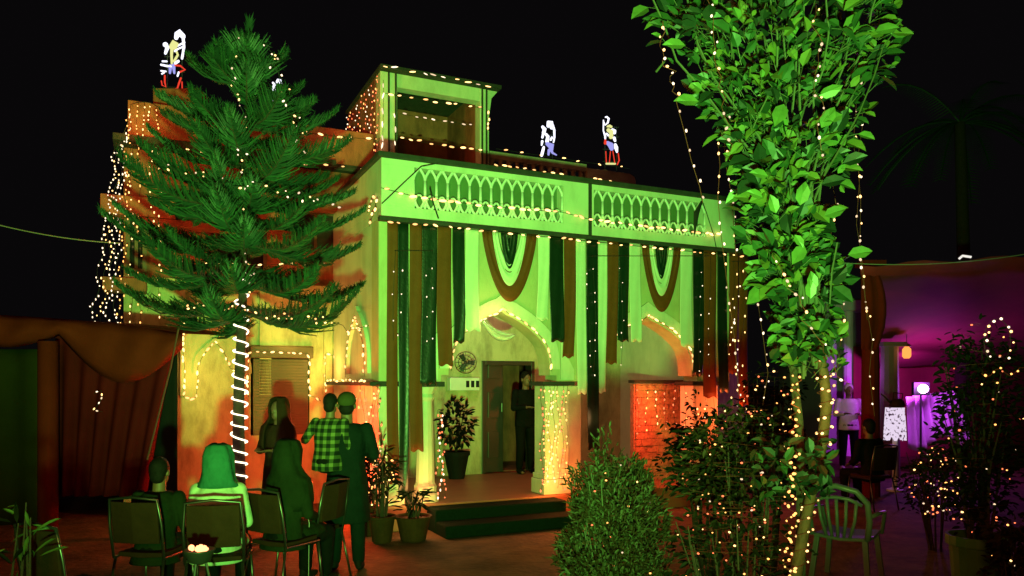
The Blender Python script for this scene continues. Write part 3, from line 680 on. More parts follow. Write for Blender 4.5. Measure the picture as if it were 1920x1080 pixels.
# ================================================================== overhead hanging strands by the tree
def hang(pts, Y, step, label, kind='pale', r=.006, l=.009):
    string([at(x, y, Y) for x, y in pts], step, label, kind, r=r, l=l, jit=.5, off=.012, wire=.002, wiremat='redwire', group='hanging bulb strands round the leafy tree')
M['redwire'] = mat('painted_glow_wire', (.12, .015, .012), .6)  # red glow of the strands put into the wire colour
hang([(1268, 190), (1284, 250), (1296, 300), (1312, 350), (1318, 380)], 4.6, .13, 'sparse slanting bulb strand left of the leafy tree')
hang([(1344, 240), (1350, 310), (1346, 370), (1352, 440), (1362, 520), (1378, 640), (1385, 740)], 5.0, .11, 'red wired bulb strand hanging at the porch end')
hang([(1358, 250), (1360, 300), (1372, 370), (1376, 430), (1380, 480)], 5.0, .11, 'second bulb strand hanging close beside the one at the porch end')
hang([(1612, 145), (1618, 230), (1608, 300), (1614, 380), (1612, 470), (1622, 560), (1636, 640), (1630, 700), (1640, 780)], 6.0, .12, 'long red wired bulb strand hanging right of the leafy tree', r=.008, l=.011)
hang([(1606, 190), (1600, 270), (1612, 330), (1606, 420), (1618, 500), (1626, 600)], 6.05, .15, 'thinner bulb strand twined with the long one right of the tree', r=.007)
hang([(1568, 310), (1562, 350), (1568, 385), (1556, 450), (1580, 520), (1578, 620), (1570, 700)], 4.6, .12, 'bulb strand hanging against the right edge of the leafy tree')
hang([(1400, 520), (1420, 560), (1432, 640), (1440, 700), (1430, 760)], 5.2, .10, 'curling bulb strand between porch end and tree trunk')
# thin wires
mb = MB(); mb.tube(catenary(at(-40, 412, 9), at(226, 456, 10.0), .05), .006, 4); tag(mb.build('cable', mat('pale_cable', (.35, .3, .25), .6), None), 'pale cable running from the left edge to the house corner', 'cable')
mb = MB(); mb.tube(catenary(at(1570, 492, 9), at(1960, 470, 9), .08), .005, 4); tag(mb.build('cable', mat('grey_cable', (.3, .3, .28), .6), None), 'thin cable crossing above the maroon tent on the right', 'cable')
p = at(1808, 482, 8.98)
mb = MB(); mb.tube([p + Vector((-.06, 0, -.02)), p + Vector((-.02, 0, .015)), p + Vector((.08, 0, 0))], .014, 6); tag(mb.build('cable_clip', emit('clip_painted_light', (1, .95, .85), .9), None), 'small white clip with painted-in light on the cable above the tent', 'clip')  # clip is no lamp; emission stands in for light falling on it
# dark wires across parapet
mb = MB(); mb.tube([onF(x, y, -.2) for x, y in [(716, 382), (760, 340), (790, 312), (822, 306)]], .006, 4); mb.tube([onF(x, y, -.2) for x, y in [(806, 352), (812, 380), (822, 410)]], .008, 4)
tag(mb.build('loose_wire', M['wire'], None), 'loose dark wire looping over the left end of the lattice', 'wire')
mb = MB(); mb.tube([onF(x, y, -.2) for x, y in [(1313, 350), (1316, 375), (1325, 400), (1338, 440), (1344, 470)]], .006, 4); mb.tube([onF(x, y, -.2) for x, y in [(1316, 378), (1306, 400), (1302, 440)]], [.015, .04, .01], 5)
tag(mb.build('loose_wire', M['wire'], None), 'dark wire bundle hanging over the right end of the parapet', 'wire')

# ================================================================== LED FIGURES
def capsule(mb, a, b, r1, r2, n=10):
    a = Vector(a); b = Vector(b)
    mb.tube([a, a.lerp(b, .5), b], [r1, (r1+r2)/2, r2], n); mb.ell(a, (r1,)*3, n, 6); mb.ell(b, (r2,)*3, n, 6)
FIG = {
 'a': ((410, 610, 425.), [
   ('w', 'head', [((430,235),.03),((440,210),.045),((458,203),.05),((478,222),.04)]), ('w', 'plume', [((478,215),.03),((487,250),.022),((488,300),.018),((480,385),.018)]),
   ('y', 'chest', [((398,300),.035),((420,268),.04),((440,285),.04),((428,310),.035)]), ('y', 'belt', [((408,300),.03),((402,350),.022),((398,410),.018)]), ('y', 'sash', [((430,310),.02),((440,350),.018),((415,395),.02)]),
   ('w', 'shoulder', [((350,278),.03),((365,290),.042),((378,310),.03),((365,350),.02)]), ('w', 'arm', [((380,300),.012),((440,292),.014),((486,262),.014)]), ('w', 'arm', [((430,335),.014),((455,318),.012),((486,305),.014)]),
   ('w', 'cuff', [((338,398),.014),((370,402),.014)]), ('w', 'belt', [((330,424),.016),((365,428),.018),((400,440),.018)]), ('w', 'cuff', [((420,408),.02),((455,404),.02)]),
   ('l', 'leg', [((395,435),.03),((396,485),.018)]), ('l', 'leg', [((420,435),.03),((426,485),.018)]), ('r', 'skirt', [((430,432),.014),((468,436),.016),((490,452),.012),((452,468),.014)]),
   ('w', 'ankle', [((325,462),.012),((356,464),.012)]), ('w', 'ankle', [((328,480),.012),((356,482),.012)]), ('w', 'shin', [((446,470),.014),((448,505),.014)]),
   ('r', 'stand', [((350,495),.014),((350,540),.014),((356,572),.012),((330,560),.01),((324,530),.01)]), ('r', 'stand', [((460,510),.014),((456,555),.014),((440,585),.012),((412,600),.012)]), ('r', 'stand', [((480,548),.01),((470,585),.01)])]),
 'b': ((1235, 680, 230.), [
   ('w', 'head', [((1235,490),.05),((1240,470),.075),((1252,468),.07),((1258,495),.06)]), ('w', 'plume', [((1262,485),.04),((1272,520),.03),((1274,560),.025),((1268,590),.02)]),
   ('w', 'shoulder', [((1200,500),.04),((1212,512),.055),((1206,535),.05)]), ('w', 'arm', [((1204,540),.035),((1198,565),.03)]), ('w', 'hand', [((1197,590),.035),((1194,608),.02)]),
   ('w', 'chest', [((1222,540),.035),((1232,560),.045),((1228,585),.05)]), ('w', 'chest', [((1258,560),.03),((1250,578),.03)]),
   ('l', 'hip', [((1228,605),.05),((1255,615),.09),((1252,640),.06)]), ('l', 'leg', [((1252,640),.05),((1262,660),.03),((1286,669),.018)]), ('l', 'leg', [((1240,640),.04),((1236,672),.03)]), ('w', 'leg', [((1207,622),.03),((1203,640),.04),((1194,672),.04)])]),
 'c': ((630, 450, 325.), [
   ('w', 'staff', [((580,148),.012),((578,220),.013),((590,262),.02),((592,285),.012)]), ('w', 'ring', [((592,132),.014),((602,126),.018),((612,145),.022),((606,172),.018),((590,180),.014),((582,165),.012)]),
   ('y', 'head', [((606,190),.02),((620,186),.03),((630,196),.025)]), ('y', 'chest', [((612,215),.04),((632,232),.05),((628,262),.045)]), ('w', 'shoulder', [((640,212),.03),((652,222),.04),((650,238),.03)]),
   ('w', 'arm', [((600,238),.02),((612,250),.02)]), ('w', 'cuff', [((650,268),.03),((656,285),.025)]), ('l', 'hip', [((608,300),.04),((628,312),.06),((632,340),.045)]), ('w', 'hand', [((658,312),.03),((664,330),.04),((668,360),.022)]),
   ('r', 'tassel', [((590,285),.02),((590,305),.03)]), ('r', 'leg', [((593,362),.010),((598,438),.010)]), ('r', 'leg', [((626,355),.010),((618,436),.010)]), ('r', 'leg', [((640,358),.010),((652,436),.010)]), ('r', 'leg', [((676,372),.012),((684,415),.014),((672,442),.012)]),
   ('y', 'base', [((597,442),.02),((655,441),.02)])]),
}
def led_figure(px, ytop, ybot, Y, label, pose):
    zt_, zb_ = at(px, ytop, Y).z, at(px, ybot, Y).z; h = zt_ - zb_; p0 = at(px, ybot, Y)
    t = thing('light_figure', label, 'light figure', p0, 0, 'glowing figures on the roof')
    (c0, b0, hh), items = FIG[pose]
    for n_, (c, nm_, pts) in enumerate(items):
        mb = MB(); P = [p0 + Vector(((x - c0)/hh*h, .03*math.sin(n_*2.1 + x), (b0 - y)/hh*h)) for (x, y), r_ in pts]; rr = [r_*h for _, r_ in pts]
        mb.tube(P, rr, 8); mb.ell(P[0], (rr[0],)*3, 8, 5); mb.ell(P[-1], (rr[-1],)*3, 8, 5)
        mb.build(nm_, E['fig' + c], t, world=True, smooth=True)
    mb = MB(); q = p0 + Vector((0, .06, 0)); w_ = .12*h
    for s_ in (-1, 1): mb.tube([q + Vector((s_*w_, 0, -.08)), q + Vector((s_*w_, 0, h*.8))], .007, 4)
    for z in (.1, .35, .6, .8): mb.tube([q + Vector((-w_*1.4, 0, h*z)), q + Vector((w_*1.4, 0, h*z))], .006, 4)
    mb.build('frame', M['dmetal'], t, world=True)
led_figure(324, 57, 172, 11.0, 'tallest glowing white and yellow figure on a red stand at the left roof corner', 'a')
led_figure(520, 146, 194, 13.0, 'small glowing white figure half hidden behind the pine top', 'b')
led_figure(1028, 224, 293, 14.0, 'glowing white and lilac figure standing on the grey balustrade', 'b')
led_figure(1146, 218, 310, 13.8, 'glowing figure with raised staff on red stand above the rounded parapet', 'c')
# plinth under the left figure
t = at(322, 172, 11.0)
mb = MB(); mb.box((t.x - .2, t.y - .15, 5.0), (t.x + .45, t.y + .2, t.z - .005)); tag(mb.build('figure_plinth', M['terra'], None, bevel=.01), 'masonry block on the roof carrying the tallest glowing figure', 'plinth')

# ================================================================== PINE
def pine():
    base = Vector(((446 - CX)/F*8.0, 8.0, 0)); X = base.x; Yc = 8.0
    t = thing('pine_tree', 'tall layered pine with upturned fronds and light-wrapped trunk before the house', 'tree', base)
    top = at(466, 92, Yc)
    mid = at(445, 500, Yc)
    def axis(z):
        q = z / top.z; return Vector((X + (top.x - X) * q**1.5, Yc, z))
    mb = MB(); zs = [i/20*top.z for i in range(21)]
    mb.tube([axis(z) + Vector((.01*math.sin(z*3), 0, 0)) for z in zs], [.074 - .06*(z/top.z) for z in zs], 12); mb.build('trunk', M['bark'], t, world=True, smooth=True)
    random.seed(21)
    cr = MB(); br_ = MB()
    ztop = top.z; zlow = 2.62
    tiers = 11
    for k in range(tiers):
        q = k/(tiers - 1); z = zlow + (ztop - .25 - zlow) * q**.93
        L = (0.86 * (1 - q**2.6) + .52) * (1.0 if k else .9)
        nb = 7 if q < .6 else 5; ph = random.random()*6.28
        for b in range(nb):
            a = ph + 2*math.pi*b/nb + random.uniform(-.35, .35); l_ = L * random.uniform(.66, 1.08)
            d = Vector((math.cos(a), math.sin(a), 0)); o_ = axis(z + random.uniform(-.14, .14))
            rise = -.05 + .55*q**1.5 + random.uniform(-.14, .16) + .35*max(0, q - .7); sag = .15*(1-q); up_ = random.uniform(.25, .6)
            def P(s_): return o_ + d*l_*s_*(1 - .10*q*s_) + Vector((0, 0, l_*(rise*s_*.45 - sag*math.sin(s_*math.pi*.8) + up_*max(0, s_-.45)**1.5)))
            n = 8; br_.tube([P(i/n) for i in range(n+1)], [.018*(1 - i/n) + .005 for i in range(n+1)], 5)
            side = Vector((-d.y, d.x, 0)); tw = random.uniform(-.4, .4)
            m = int(26*l_) + 14; wmax = random.uniform(.27, .36)
            for j in range(m):
                s_ = .14 + .86*j/m; p = P(s_); tang = (P(min(s_+.05, 1.05)) - P(s_-.02)).normalized()
                wv = wmax * math.sin(min(1, s_*1.1)*math.pi*.62+.42) * (1.15 - .95*max(0, s_-.5)/.5) * random.uniform(.6, 1.15) * (.8 + .2*(1-q))
                for sd in (-1, 1):
                    if random.random() < .10: continue
                    dr_ = (side*sd*(1.0 + random.uniform(-.15, .15)) + tang*1.05 + Vector((0, 0, .25 + sd*tw + random.uniform(-.22, .22)))).normalized()
                    cr.cur = 1 if random.random() < .3 else 0
                    e = p + dr_*wv; mdp = p + dr_*wv*.5 + Vector((0, 0, -.015)); e.z += .03
                    cr.tube([p, mdp, e], [.009, .010, .003], 4, cap=False)
                    nn = 9
                    for h_ in range(nn):
                        q2 = (h_ + .5)/nn; c_ = p.lerp(e, q2)
                        for _ in range(2):
                            nd = (dr_*.8 + Vector([random.uniform(-.9, .9) for _ in range(3)])).normalized()
                            sw = nd.orthogonal().normalized()*.0042; cr.add([c_ - sw, c_ + sw, c_ + nd*random.uniform(.035, .06)], [(0, 1, 2)])
    # leader
    for _ in range(160):
        s_ = random.random(); p = axis(ztop - .5 + s_*.75); nd = Vector((random.uniform(-.5, .5), random.uniform(-.5, .5), 1)).normalized()
        sw = nd.orthogonal().normalized()*.018; cr.add([p - sw, p + sw, p + nd*.14], [(0, 1, 2)])
    br_.build('limbs', M['bark'], t, world=True)
    cr.build('crown', [M['pine'], M['pinelight']], t, world=True, fix=False)
    # spiral rope light
    r2 = thing('rope_light', 'bright white rope light spiralling up the lower pine trunk', 'rope light', (X, Yc, .4))
    z = .45; seg = 0; lowest = None
    turns = 19; pts = []; zA, zB = .45, 2.85
    nn = turns*14
    for i in range(nn + 1):
        q = i/nn; zz = zA + (zB - zA)*q; a = -q*turns*2*math.pi - 1.2 + .5*math.sin(q*41) + .3*math.sin(q*97); rr = .088 - .05*zz/top.z + .006
        pts.append(axis(zz) + Vector((math.cos(a)*rr, math.sin(a)*rr, .0)))
    mb = MB(); mb.tube(pts, .0085, 6); mb.build('glowing_tube', E['rope'], r2, world=True, smooth=True)
    # bulb strings in the crown
    random.seed(8)
    for lab, x0, x1, y0, y1, Yq, n, kd in (
        ('bulb string climbing the pine trunk through the upper crown', 440, 470, 70, 560, 7.6, 40, 'pale'),
        ('bulb string draped across the middle of the pine', 300, 650, 310, 390, 7.2, 30, 'pale'),
        ('bulb string draped across the lowest pine branches', 350, 690, 570, 615, 7.3, 40, 'warm'),
        ('bulb string dangling from the right of the pine top', 500, 580, 80, 300, 7.5, 30, 'pale')):
        pts = []
        for i in range(n):
            q = i/(n-1); pts.append(at(x0 + (x1-x0)*q + random.uniform(-14, 14), y0 + (y1 - y0)*q + random.uniform(-12, 12), Yq + random.uniform(-.15, .15)))
        string(pts, .21, lab, kd, r=.008, l=.013, jit=.8)
pine()
lamp('rope_light_glow', (-3.0, 7.7, 1.5), 3.0, (1, .8, .5), .3)

# ================================================================== LEAVES helper
def leaf(mb, p, d, up, L, Wd, fold=.25):
    d = d.normalized(); s_ = d.cross(up)
    if s_.length < 1e-4: s_ = d.orthogonal()
    s_.normalize(); n_ = s_.cross(d).normalized()
    c1 = p + d*L*.5 - n_*L*.03; tip = p + d*L - n_*L*.10
    a1_ = p + d*L*.25 + s_*Wd*.42 + n_*Wd*fold*.5; a2_ = p + d*L*.6 + s_*Wd*.46 + n_*Wd*fold*.5 ; b1_ = p + d*L*.25 - s_*Wd*.42 + n_*Wd*fold*.5; b2_ = p + d*L*.6 - s_*Wd*.46 + n_*Wd*fold*.5
    a3_ = p + d*L*.85 + s_*Wd*.2; b3_ = p + d*L*.85 - s_*Wd*.2
    mb.add([p, a1_, a2_, a3_, tip, b3_, b2_, b1_, c1], [(0, 8, 1), (8, 2, 1), (8, 3, 2), (8, 4, 3), (0, 7, 8), (8, 7, 6), (8, 6, 5), (8, 5, 4)])
def rv(s=1): return Vector([random.uniform(-s, s) for _ in range(3)])

# ================================================================== BIG LEAFY TREE (right)
def leafy_tree():
    Y = 4.2; random.seed(33)
    base = Vector((at(1490, 1080, Y).x, Y, 0)); t = thing('leafy_tree', 'broad-leaved tree with crown widening upward and bulb-wrapped trunk', 'tree', base)
    # centre line in px -> (xc, half width)
    prof = [(-160, 1450, 270), (-60, 1455, 260), (0, 1455, 240), (60, 1462, 225), (120, 1460, 205), (180, 1468, 165), (240, 1480, 130), (300, 1482, 108), (360, 1480, 90), (420, 1482, 85), (500, 1486, 84), (580, 1502, 72), (650, 1512, 64), (700, 1520, 52)]
    def cw(y):
        for (y0, c0, h0), (y1, c1, h1) in zip(prof[:-1], prof[1:]):
            if y0 <= y <= y1: q = (y-y0)/(y1-y0); return c0+(c1-c0)*q, h0+(h1-h0)*q
        return prof[-1][1], prof[-1][2]
    mb = MB()
    tr = [at(1478, 1240, Y), at(1492, 1080, Y), at(1506, 1000, Y), at(1520, 930, Y), at(1542, 830, Y), at(1550, 760, Y), at(1545, 700, Y), at(1525, 600, Y)]
    tr[0].z = -.02
    mb.tube(tr, [.038, .034, .031, .028, .028, .03, .026, .02], 10)
    mb.build('trunk', M['palebark'], t, world=True, smooth=True)
    mb = MB(); mb.tube([at(1500, 1240, Y+.1)*1.0, at(1502, 900, Y + .1), at(1498, 790, Y + .1), at(1488, 700, Y + .1), at(1470, 560, Y + .1)], [.03, .027, .025, .022, .016], 8); mb.build('second_stem', M['bark'], t, world=True, smooth=True)
    st = MB(); lf = MB(); lf2 = MB()
    # long stems
    stems = []
    for k in range(22):
        y = random.uniform(560, 720); c, h = cw(y); x = c + random.uniform(-.5, .5)*h
        sx = (k/21 - .5)*2 * random.uniform(.7, 1.0); yd = random.uniform(-1, 1)*.8
        pts = []
        for i in range(15):
            yy = y + (-200 - y)*i/14 * random.uniform(.97, 1.0); c, h = cw(max(yy, -160)); q = i/14
            tx = c + sx*h*min(1, .3 + q*1.1); ty = Y + yd*(h/F*Y)*.8*q
            pts.append(at(x*(1-min(1, q*2)) + tx*min(1, q*2) + random.uniform(-6, 6), yy, ty))
        stems.append(pts); st.tube(pts, [(.008*(1-i/16) + .002) for i in range(15)], 5)
    # a few pale bare twigs sweeping outward
    for pth in ([(1545, 330), (1580, 270), (1612, 210), (1640, 140), (1655, 90), (1690, 40)], [(1440, 180), (1425, 210), (1412, 240)], [(1600, 80), (1575, 95), (1555, 90)], [(1230, 135), (1250, 110)], [(1570, 455), (1560, 510), (1556, 570)]):
        st.tube([at(x, y, Y - .25) for x, y in pth], [.005, .0045, .004, .0035, .003, .002][:len(pth)], 5)
    n = 0
    while n < 3000:
        y = random.uniform(-160, 715); c, h = cw(y)
        if random.random() > (h/250)**.75 * (.75 if y > 540 else 1): continue
        th = random.random()*2*math.pi; rr = math.sqrt(random.random())
        # clumping gaps
        x = c + math.cos(th)*rr*h*random.choice([1, 1, 1.07]); Yy = Y + math.sin(th)*rr*h/F*Y*.75
        nz_ = noise.noise(Vector((x/55, y/55, Yy*3)))
        if nz_ < .0 and random.random() < .93: continue
        p = at(x, y, Yy); L = random.choice([random.uniform(.045, .08), random.uniform(.08, .14)]) * (1 if y < 560 else .8)
        if random.random() < .2: L *= .6
        out = Vector((math.cos(th), math.sin(th)*.6, random.uniform(-.5, .8)))
        d = out + rv(.6); up = Vector((random.uniform(-.5, .5), random.uniform(-1.2, .2), random.uniform(-.1, 1)))
        lf.cur = random.choice([0, 1, 1, 1, 2, 2, 2, 3, 3])
        leaf(lf, p, d, up, L, L*random.uniform(.55, .75)); n += 1
        if random.random() < .6: st.tube([p, p - d.normalized()*.06 - Vector((0, 0, .03))], .0018, 3, cap=False)
    for _ in range(150):
        p = at(random.uniform(1420, 1550), random.uniform(820, 930), Y + random.uniform(-.3, .25)); lf.cur = random.choice([1, 2, 2, 2, 2, 2])
        leaf(lf, p, rv(1), Vector((random.uniform(-.5, .5), -.8, .5)), random.uniform(.04, .10), random.uniform(.03, .055))
    for _ in range(170):
        p = at(random.uniform(1450, 1558), random.uniform(590, 665), Y + random.uniform(-.25, .2)); lf.cur = random.choice([0, 1, 1, 2, 3])
        leaf(lf, p, rv(1), Vector((random.uniform(-.5, .5), -.8, .5)), random.uniform(.05, .10), random.uniform(.035, .06))
    lf.cur = 0
    # hand placed bright leaves hanging low in front
    for (x, y, L, ang) in ((1500, 385, .12, 80), (1455, 400, .1, 110), (1440, 330, .1, 170), (1508, 460, .12, 235), (1470, 195, .13, 245), (1540, 240, .12, 60), (1580, 215, .11, 200), (1525, 545, .1, 100), (1590, 478, .12, 10), (1545, 405, .11, 20), (1465, 610, .08, 200), (1285, 85, .12, 180), (1310, 190, .13, 180), (1350, 60, .11, 90), (1640, 60, .12, 10), (1600, 20, .12, 150), (1430, 370, .09, 160), (1490, 440, .08, 300), (1520, 560, .1, 95), (1485, 640, .08, 180)):
        p = at(x, y, Y - .33); a = R(ang); leaf(lf, p, Vector((math.cos(a), -.2, math.sin(a))), Vector((-.1, -1, .35)), L, L*.6, .15)
    st.build('branches', M['stem'], t, world=True)
    lf.build('crown', [M['leaf'], mat('mid_leaf', (.022, .055, .016), .5, .5, 7, trans=.25, spec=.35), mat('painted_shade_leaf', (.008, .018, .008), .5, .4, 7, trans=.15, spec=.3), mat('yellowish_leaf', (.10, .12, .025), .5, .4, 7, trans=.25, spec=.35)], t, world=True, smooth=False, fix=False)  # darkest and brightest leaf tones paint in the crown's light and shade
    # small shoots round trunk fork
    # bulbs wrapped up trunk
    pts = []
    for i in range(90):
        q = i/89; k = q*(len(tr)-2) + .6; k = min(k, len(tr)-1.01); a = int(k); p = tr[a].lerp(tr[a+1], k-a); an = i*1.1
        pts.append(p + Vector((math.cos(an)*.045, math.sin(an)*.045, 0)))
    string(pts, .075, 'amber bulb string wound tightly round the leafy tree trunk', 'warm', r=.0065, l=.0085, jit=.5, wire=.002, wiremat='redwire')
    pts = [at(1476 + 10*math.sin(i*1.7) + i*.35, 1080 - i*7.5, Y - .2 + .1*math.sin(i)) for i in range(52)]
    string(pts, .075, 'red wired bulb string trailing up beside the leafy tree trunk', 'amber', r=.0065, l=.009, jit=.5, wire=.002, wiremat='redwire')
    for lab, x0, y0, x1, y1 in (('red wired bulb strand climbing the left of the leafy crown', 1335, 0, 1365, 290), ('bulb strand down the middle right of the leafy crown', 1530, 10, 1545, 300), ('bulb strand scattered over the lower leaves of the tree', 1440, 480, 1590, 720), ('bulb strand at the left tip of the leafy crown', 1235, 40, 1270, 190)):
        pts = [at(x0 + (x1-x0)*q + random.uniform(-12, 12), y0 + (y1-y0)*q, Y - .45 + random.uniform(-.05, .05)) for q in [i/16 for i in range(17)]]
        string(pts, .085, lab, 'pale', r=.006, l=.008, jit=.6, wire=.0016, wiremat='redwire')
leafy_tree()
lamp('trunk_string_glow', (1.42, 3.85, 1.62), 3.6, (1, .13, .03), .08)
lamp('trunk_string_glow', (1.35, 3.8, .9), 2.6, (1, .36, .08), .08)
lamp('trunk_string_glow', (1.62, 3.9, 1.72), 2.6, (1, .2, .05), .08)

# ================================================================== SHRUBS
def shrub(name, label, cx, Y, halfw, ytop, ybot, style, n, seed, bulbs=None, bulbn=60, mats=('leafd', 'leafg'), blabel=None, pot=None, cat='shrub', depth=.7, stems=14, bk='mix'):
    random.seed(seed); gz = 0.0
    base = Vector((at(cx, 0, Y).x, Y, 0)); hw = halfw/F*Y; zt_ = at(cx, ytop, Y).z; zb_ = max(at(cx, ybot, Y).z, .12)
    t = thing(name, label, cat, base)
    cz = (zt_ + zb_)/2; hz = (zt_ - zb_)/2
    lf = MB(); st = MB(); m = 0
    z0_ = 0 if pot is None else pot[1]*.9
    for k in range(stems):
        a = random.random()*6.28; r_ = random.uniform(.2, .9)
        e = base + Vector((math.cos(a)*hw*r_, math.sin(a)*hw*r_*depth, cz + hz*random.uniform(.0, .85)))
        b = base + Vector((math.cos(a)*hw*.18 if pot is None else math.cos(a)*.05, math.sin(a)*.08, z0_)); md2 = b.lerp(e, .5) + Vector((0, 0, hz*.15)) + rv(.03)
        st.tube([b, md2, e], [.012, .008, .003], 5)
    st.build('stems', M['bark'] if style != 'feather' else M['stem'], t, world=True)
    while m < n:
        p0 = rv(1)
        if p0.length > 1: continue
        if style == 'feather' and random.random() < .5: p0 = p0.normalized()*random.uniform(.7, 1.05)
        lump = 1 + .55*noise.noise(p0*2.2 + Vector((seed, 0, 0)))
        p = base + Vector((p0.x*hw*lump, p0.y*hw*depth*lump, cz + p0.z*hz*lump))
        if noise.noise(Vector(p)*5 + Vector((seed*3, 0, 0))) < -.15 and random.random() < .75: continue
        if p.z < .02: continue
        m += 1; lf.cur = random.random() < .4
        lf.cur = int(lf.cur)
        if style == 'feather' and random.random() < .72:
            d = Vector((p0.x*.5, p0.y*.5, 1.0)) + rv(.35); L = random.uniform(.06, .14); q = p
            w_ = .0045; s_ = d.orthogonal().normalized()
            s_ = (s_ + rv(.6)).normalized()*w_; pts = [q, q + d*L*.35, q + d*L*.55 + Vector((p0.x, p0.y, -.4))*L*.35]
            lf.add([pts[0]-s_, pts[0]+s_, pts[1]+s_*1.6, pts[1]-s_*1.6, pts[2]], [(0, 1, 2, 3), (3, 2, 4)])
            leaf(lf, pts[1], d + rv(.9), rv(1), random.uniform(.025, .045), .013)
        elif style == 'feather':
            leaf(lf, p, Vector((p0.x, p0.y, random.uniform(-.8, .6))) + rv(.7), Vector((random.uniform(-.4, .4), -.6, .8)), random.uniform(.03, .055), .02)
        else:
            L = random.uniform(.03, .075) if style == 'leafy' else random.uniform(.09, .18)
            leaf(lf, p, Vector((p0.x, p0.y, random.uniform(-.6, .5))) + rv(.5), Vector((random.uniform(-.4, .4), -.6, .8)), L, L*(.45 if style == 'leafy' else .2))
    lf.build('foliage', [M[mats[0]], M[mats[1]]], t, world=True, fix=False)
    if pot:
        r_, h_, mm = pot; mb = MB()
        mb.lathe(base, [(r_*.68, .0), (r_*.72, .02), (r_*.97, h_*.9), (r_*1.08, h_*.9), (r_*1.08, h_), (r_*.96, h_), (r_*.9, h_*.88)], 20); mb.build('pot', M[mm], t, world=True, smooth=False, bevel=.004)
        mb = MB(); mb.lathe(base, [(.001, h_*.86), (r_*.93, h_*.87), (r_*.93, h_*.82), (.001, h_*.8)], 14); mb.build('soil', M['dark'], t, world=True)
    if bulbs:
        pts = []; a = 0
        for i in range(bulbn):
            q = i/(bulbn-1); a += random.uniform(.5, 1.6); z = -1 + 2*q; zz = math.sin(z*1.3)
            rr = math.sqrt(max(.05, 1 - zz*zz))*random.uniform(.75, 1.03)
            pts.append(base + Vector((math.cos(a)*rr*hw, -abs(math.sin(a))*rr*hw*depth if random.random() < .75 else .1, max(.05, cz + zz*hz))))
        Ltot = sum((b-a_).length for a_, b in zip(pts[:-1], pts[1:]))
        sc = Y/4.5
        string(pts, max(.1, Ltot/bulbs), blabel, bk, r=.0050*sc, l=.0066*sc, jit=.8, wire=.0012, off=.02, wiremat='redwire')
    return t
shrub('feathery_shrub', 'feathery pale green shrub in front of the steps', 1152, 4.9, 86, 858, 1160, 'feather', 7500, 41, 30, 50, ('leafg', 'stem'), 'bulb string scattered through the feathery shrub', stems=40)
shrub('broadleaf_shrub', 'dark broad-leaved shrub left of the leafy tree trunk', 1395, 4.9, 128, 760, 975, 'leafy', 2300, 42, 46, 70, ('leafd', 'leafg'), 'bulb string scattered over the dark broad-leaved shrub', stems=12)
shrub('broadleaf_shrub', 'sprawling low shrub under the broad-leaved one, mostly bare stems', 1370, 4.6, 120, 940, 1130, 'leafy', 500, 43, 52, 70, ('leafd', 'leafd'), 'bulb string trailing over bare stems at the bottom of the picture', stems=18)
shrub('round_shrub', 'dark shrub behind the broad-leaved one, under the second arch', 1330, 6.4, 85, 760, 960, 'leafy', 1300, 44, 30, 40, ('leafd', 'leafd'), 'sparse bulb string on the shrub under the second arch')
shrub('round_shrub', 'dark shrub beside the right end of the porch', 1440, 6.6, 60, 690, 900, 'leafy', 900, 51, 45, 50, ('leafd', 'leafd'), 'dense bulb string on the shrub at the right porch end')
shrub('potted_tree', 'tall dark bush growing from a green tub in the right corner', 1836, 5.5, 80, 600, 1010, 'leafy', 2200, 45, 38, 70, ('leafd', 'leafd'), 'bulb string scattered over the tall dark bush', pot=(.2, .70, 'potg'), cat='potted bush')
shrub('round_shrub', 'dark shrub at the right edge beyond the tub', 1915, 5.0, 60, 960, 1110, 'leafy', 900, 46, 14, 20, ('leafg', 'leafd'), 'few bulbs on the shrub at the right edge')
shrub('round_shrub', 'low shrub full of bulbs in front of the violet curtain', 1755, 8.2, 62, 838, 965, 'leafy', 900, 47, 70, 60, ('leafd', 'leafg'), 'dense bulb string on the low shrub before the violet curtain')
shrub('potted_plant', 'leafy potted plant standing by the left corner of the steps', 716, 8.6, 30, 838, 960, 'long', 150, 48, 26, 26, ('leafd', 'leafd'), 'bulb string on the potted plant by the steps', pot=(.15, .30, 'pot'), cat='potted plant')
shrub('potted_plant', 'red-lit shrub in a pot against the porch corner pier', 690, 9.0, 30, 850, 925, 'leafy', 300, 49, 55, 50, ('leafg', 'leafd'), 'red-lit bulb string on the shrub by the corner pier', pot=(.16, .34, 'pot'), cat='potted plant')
shrub('potted_plant', 'wide low empty-looking planter bush right beside the porch corner', 775, 8.7, 26, 915, 965, 'long', 60, 50, None, 0, ('leafd', 'leafd'), None, pot=(.2, .28, 'pot'), cat='potted plant')
shrub('broadleaf_plant', 'large green leaves rising at the bottom left corner', 42, 4.4, 34, 930, 1080, 'long', 26, 52, None, 0, ('leaf', 'leafd'), None, cat='plant', stems=5)
q = W3(uF(850), 1.7, FL)
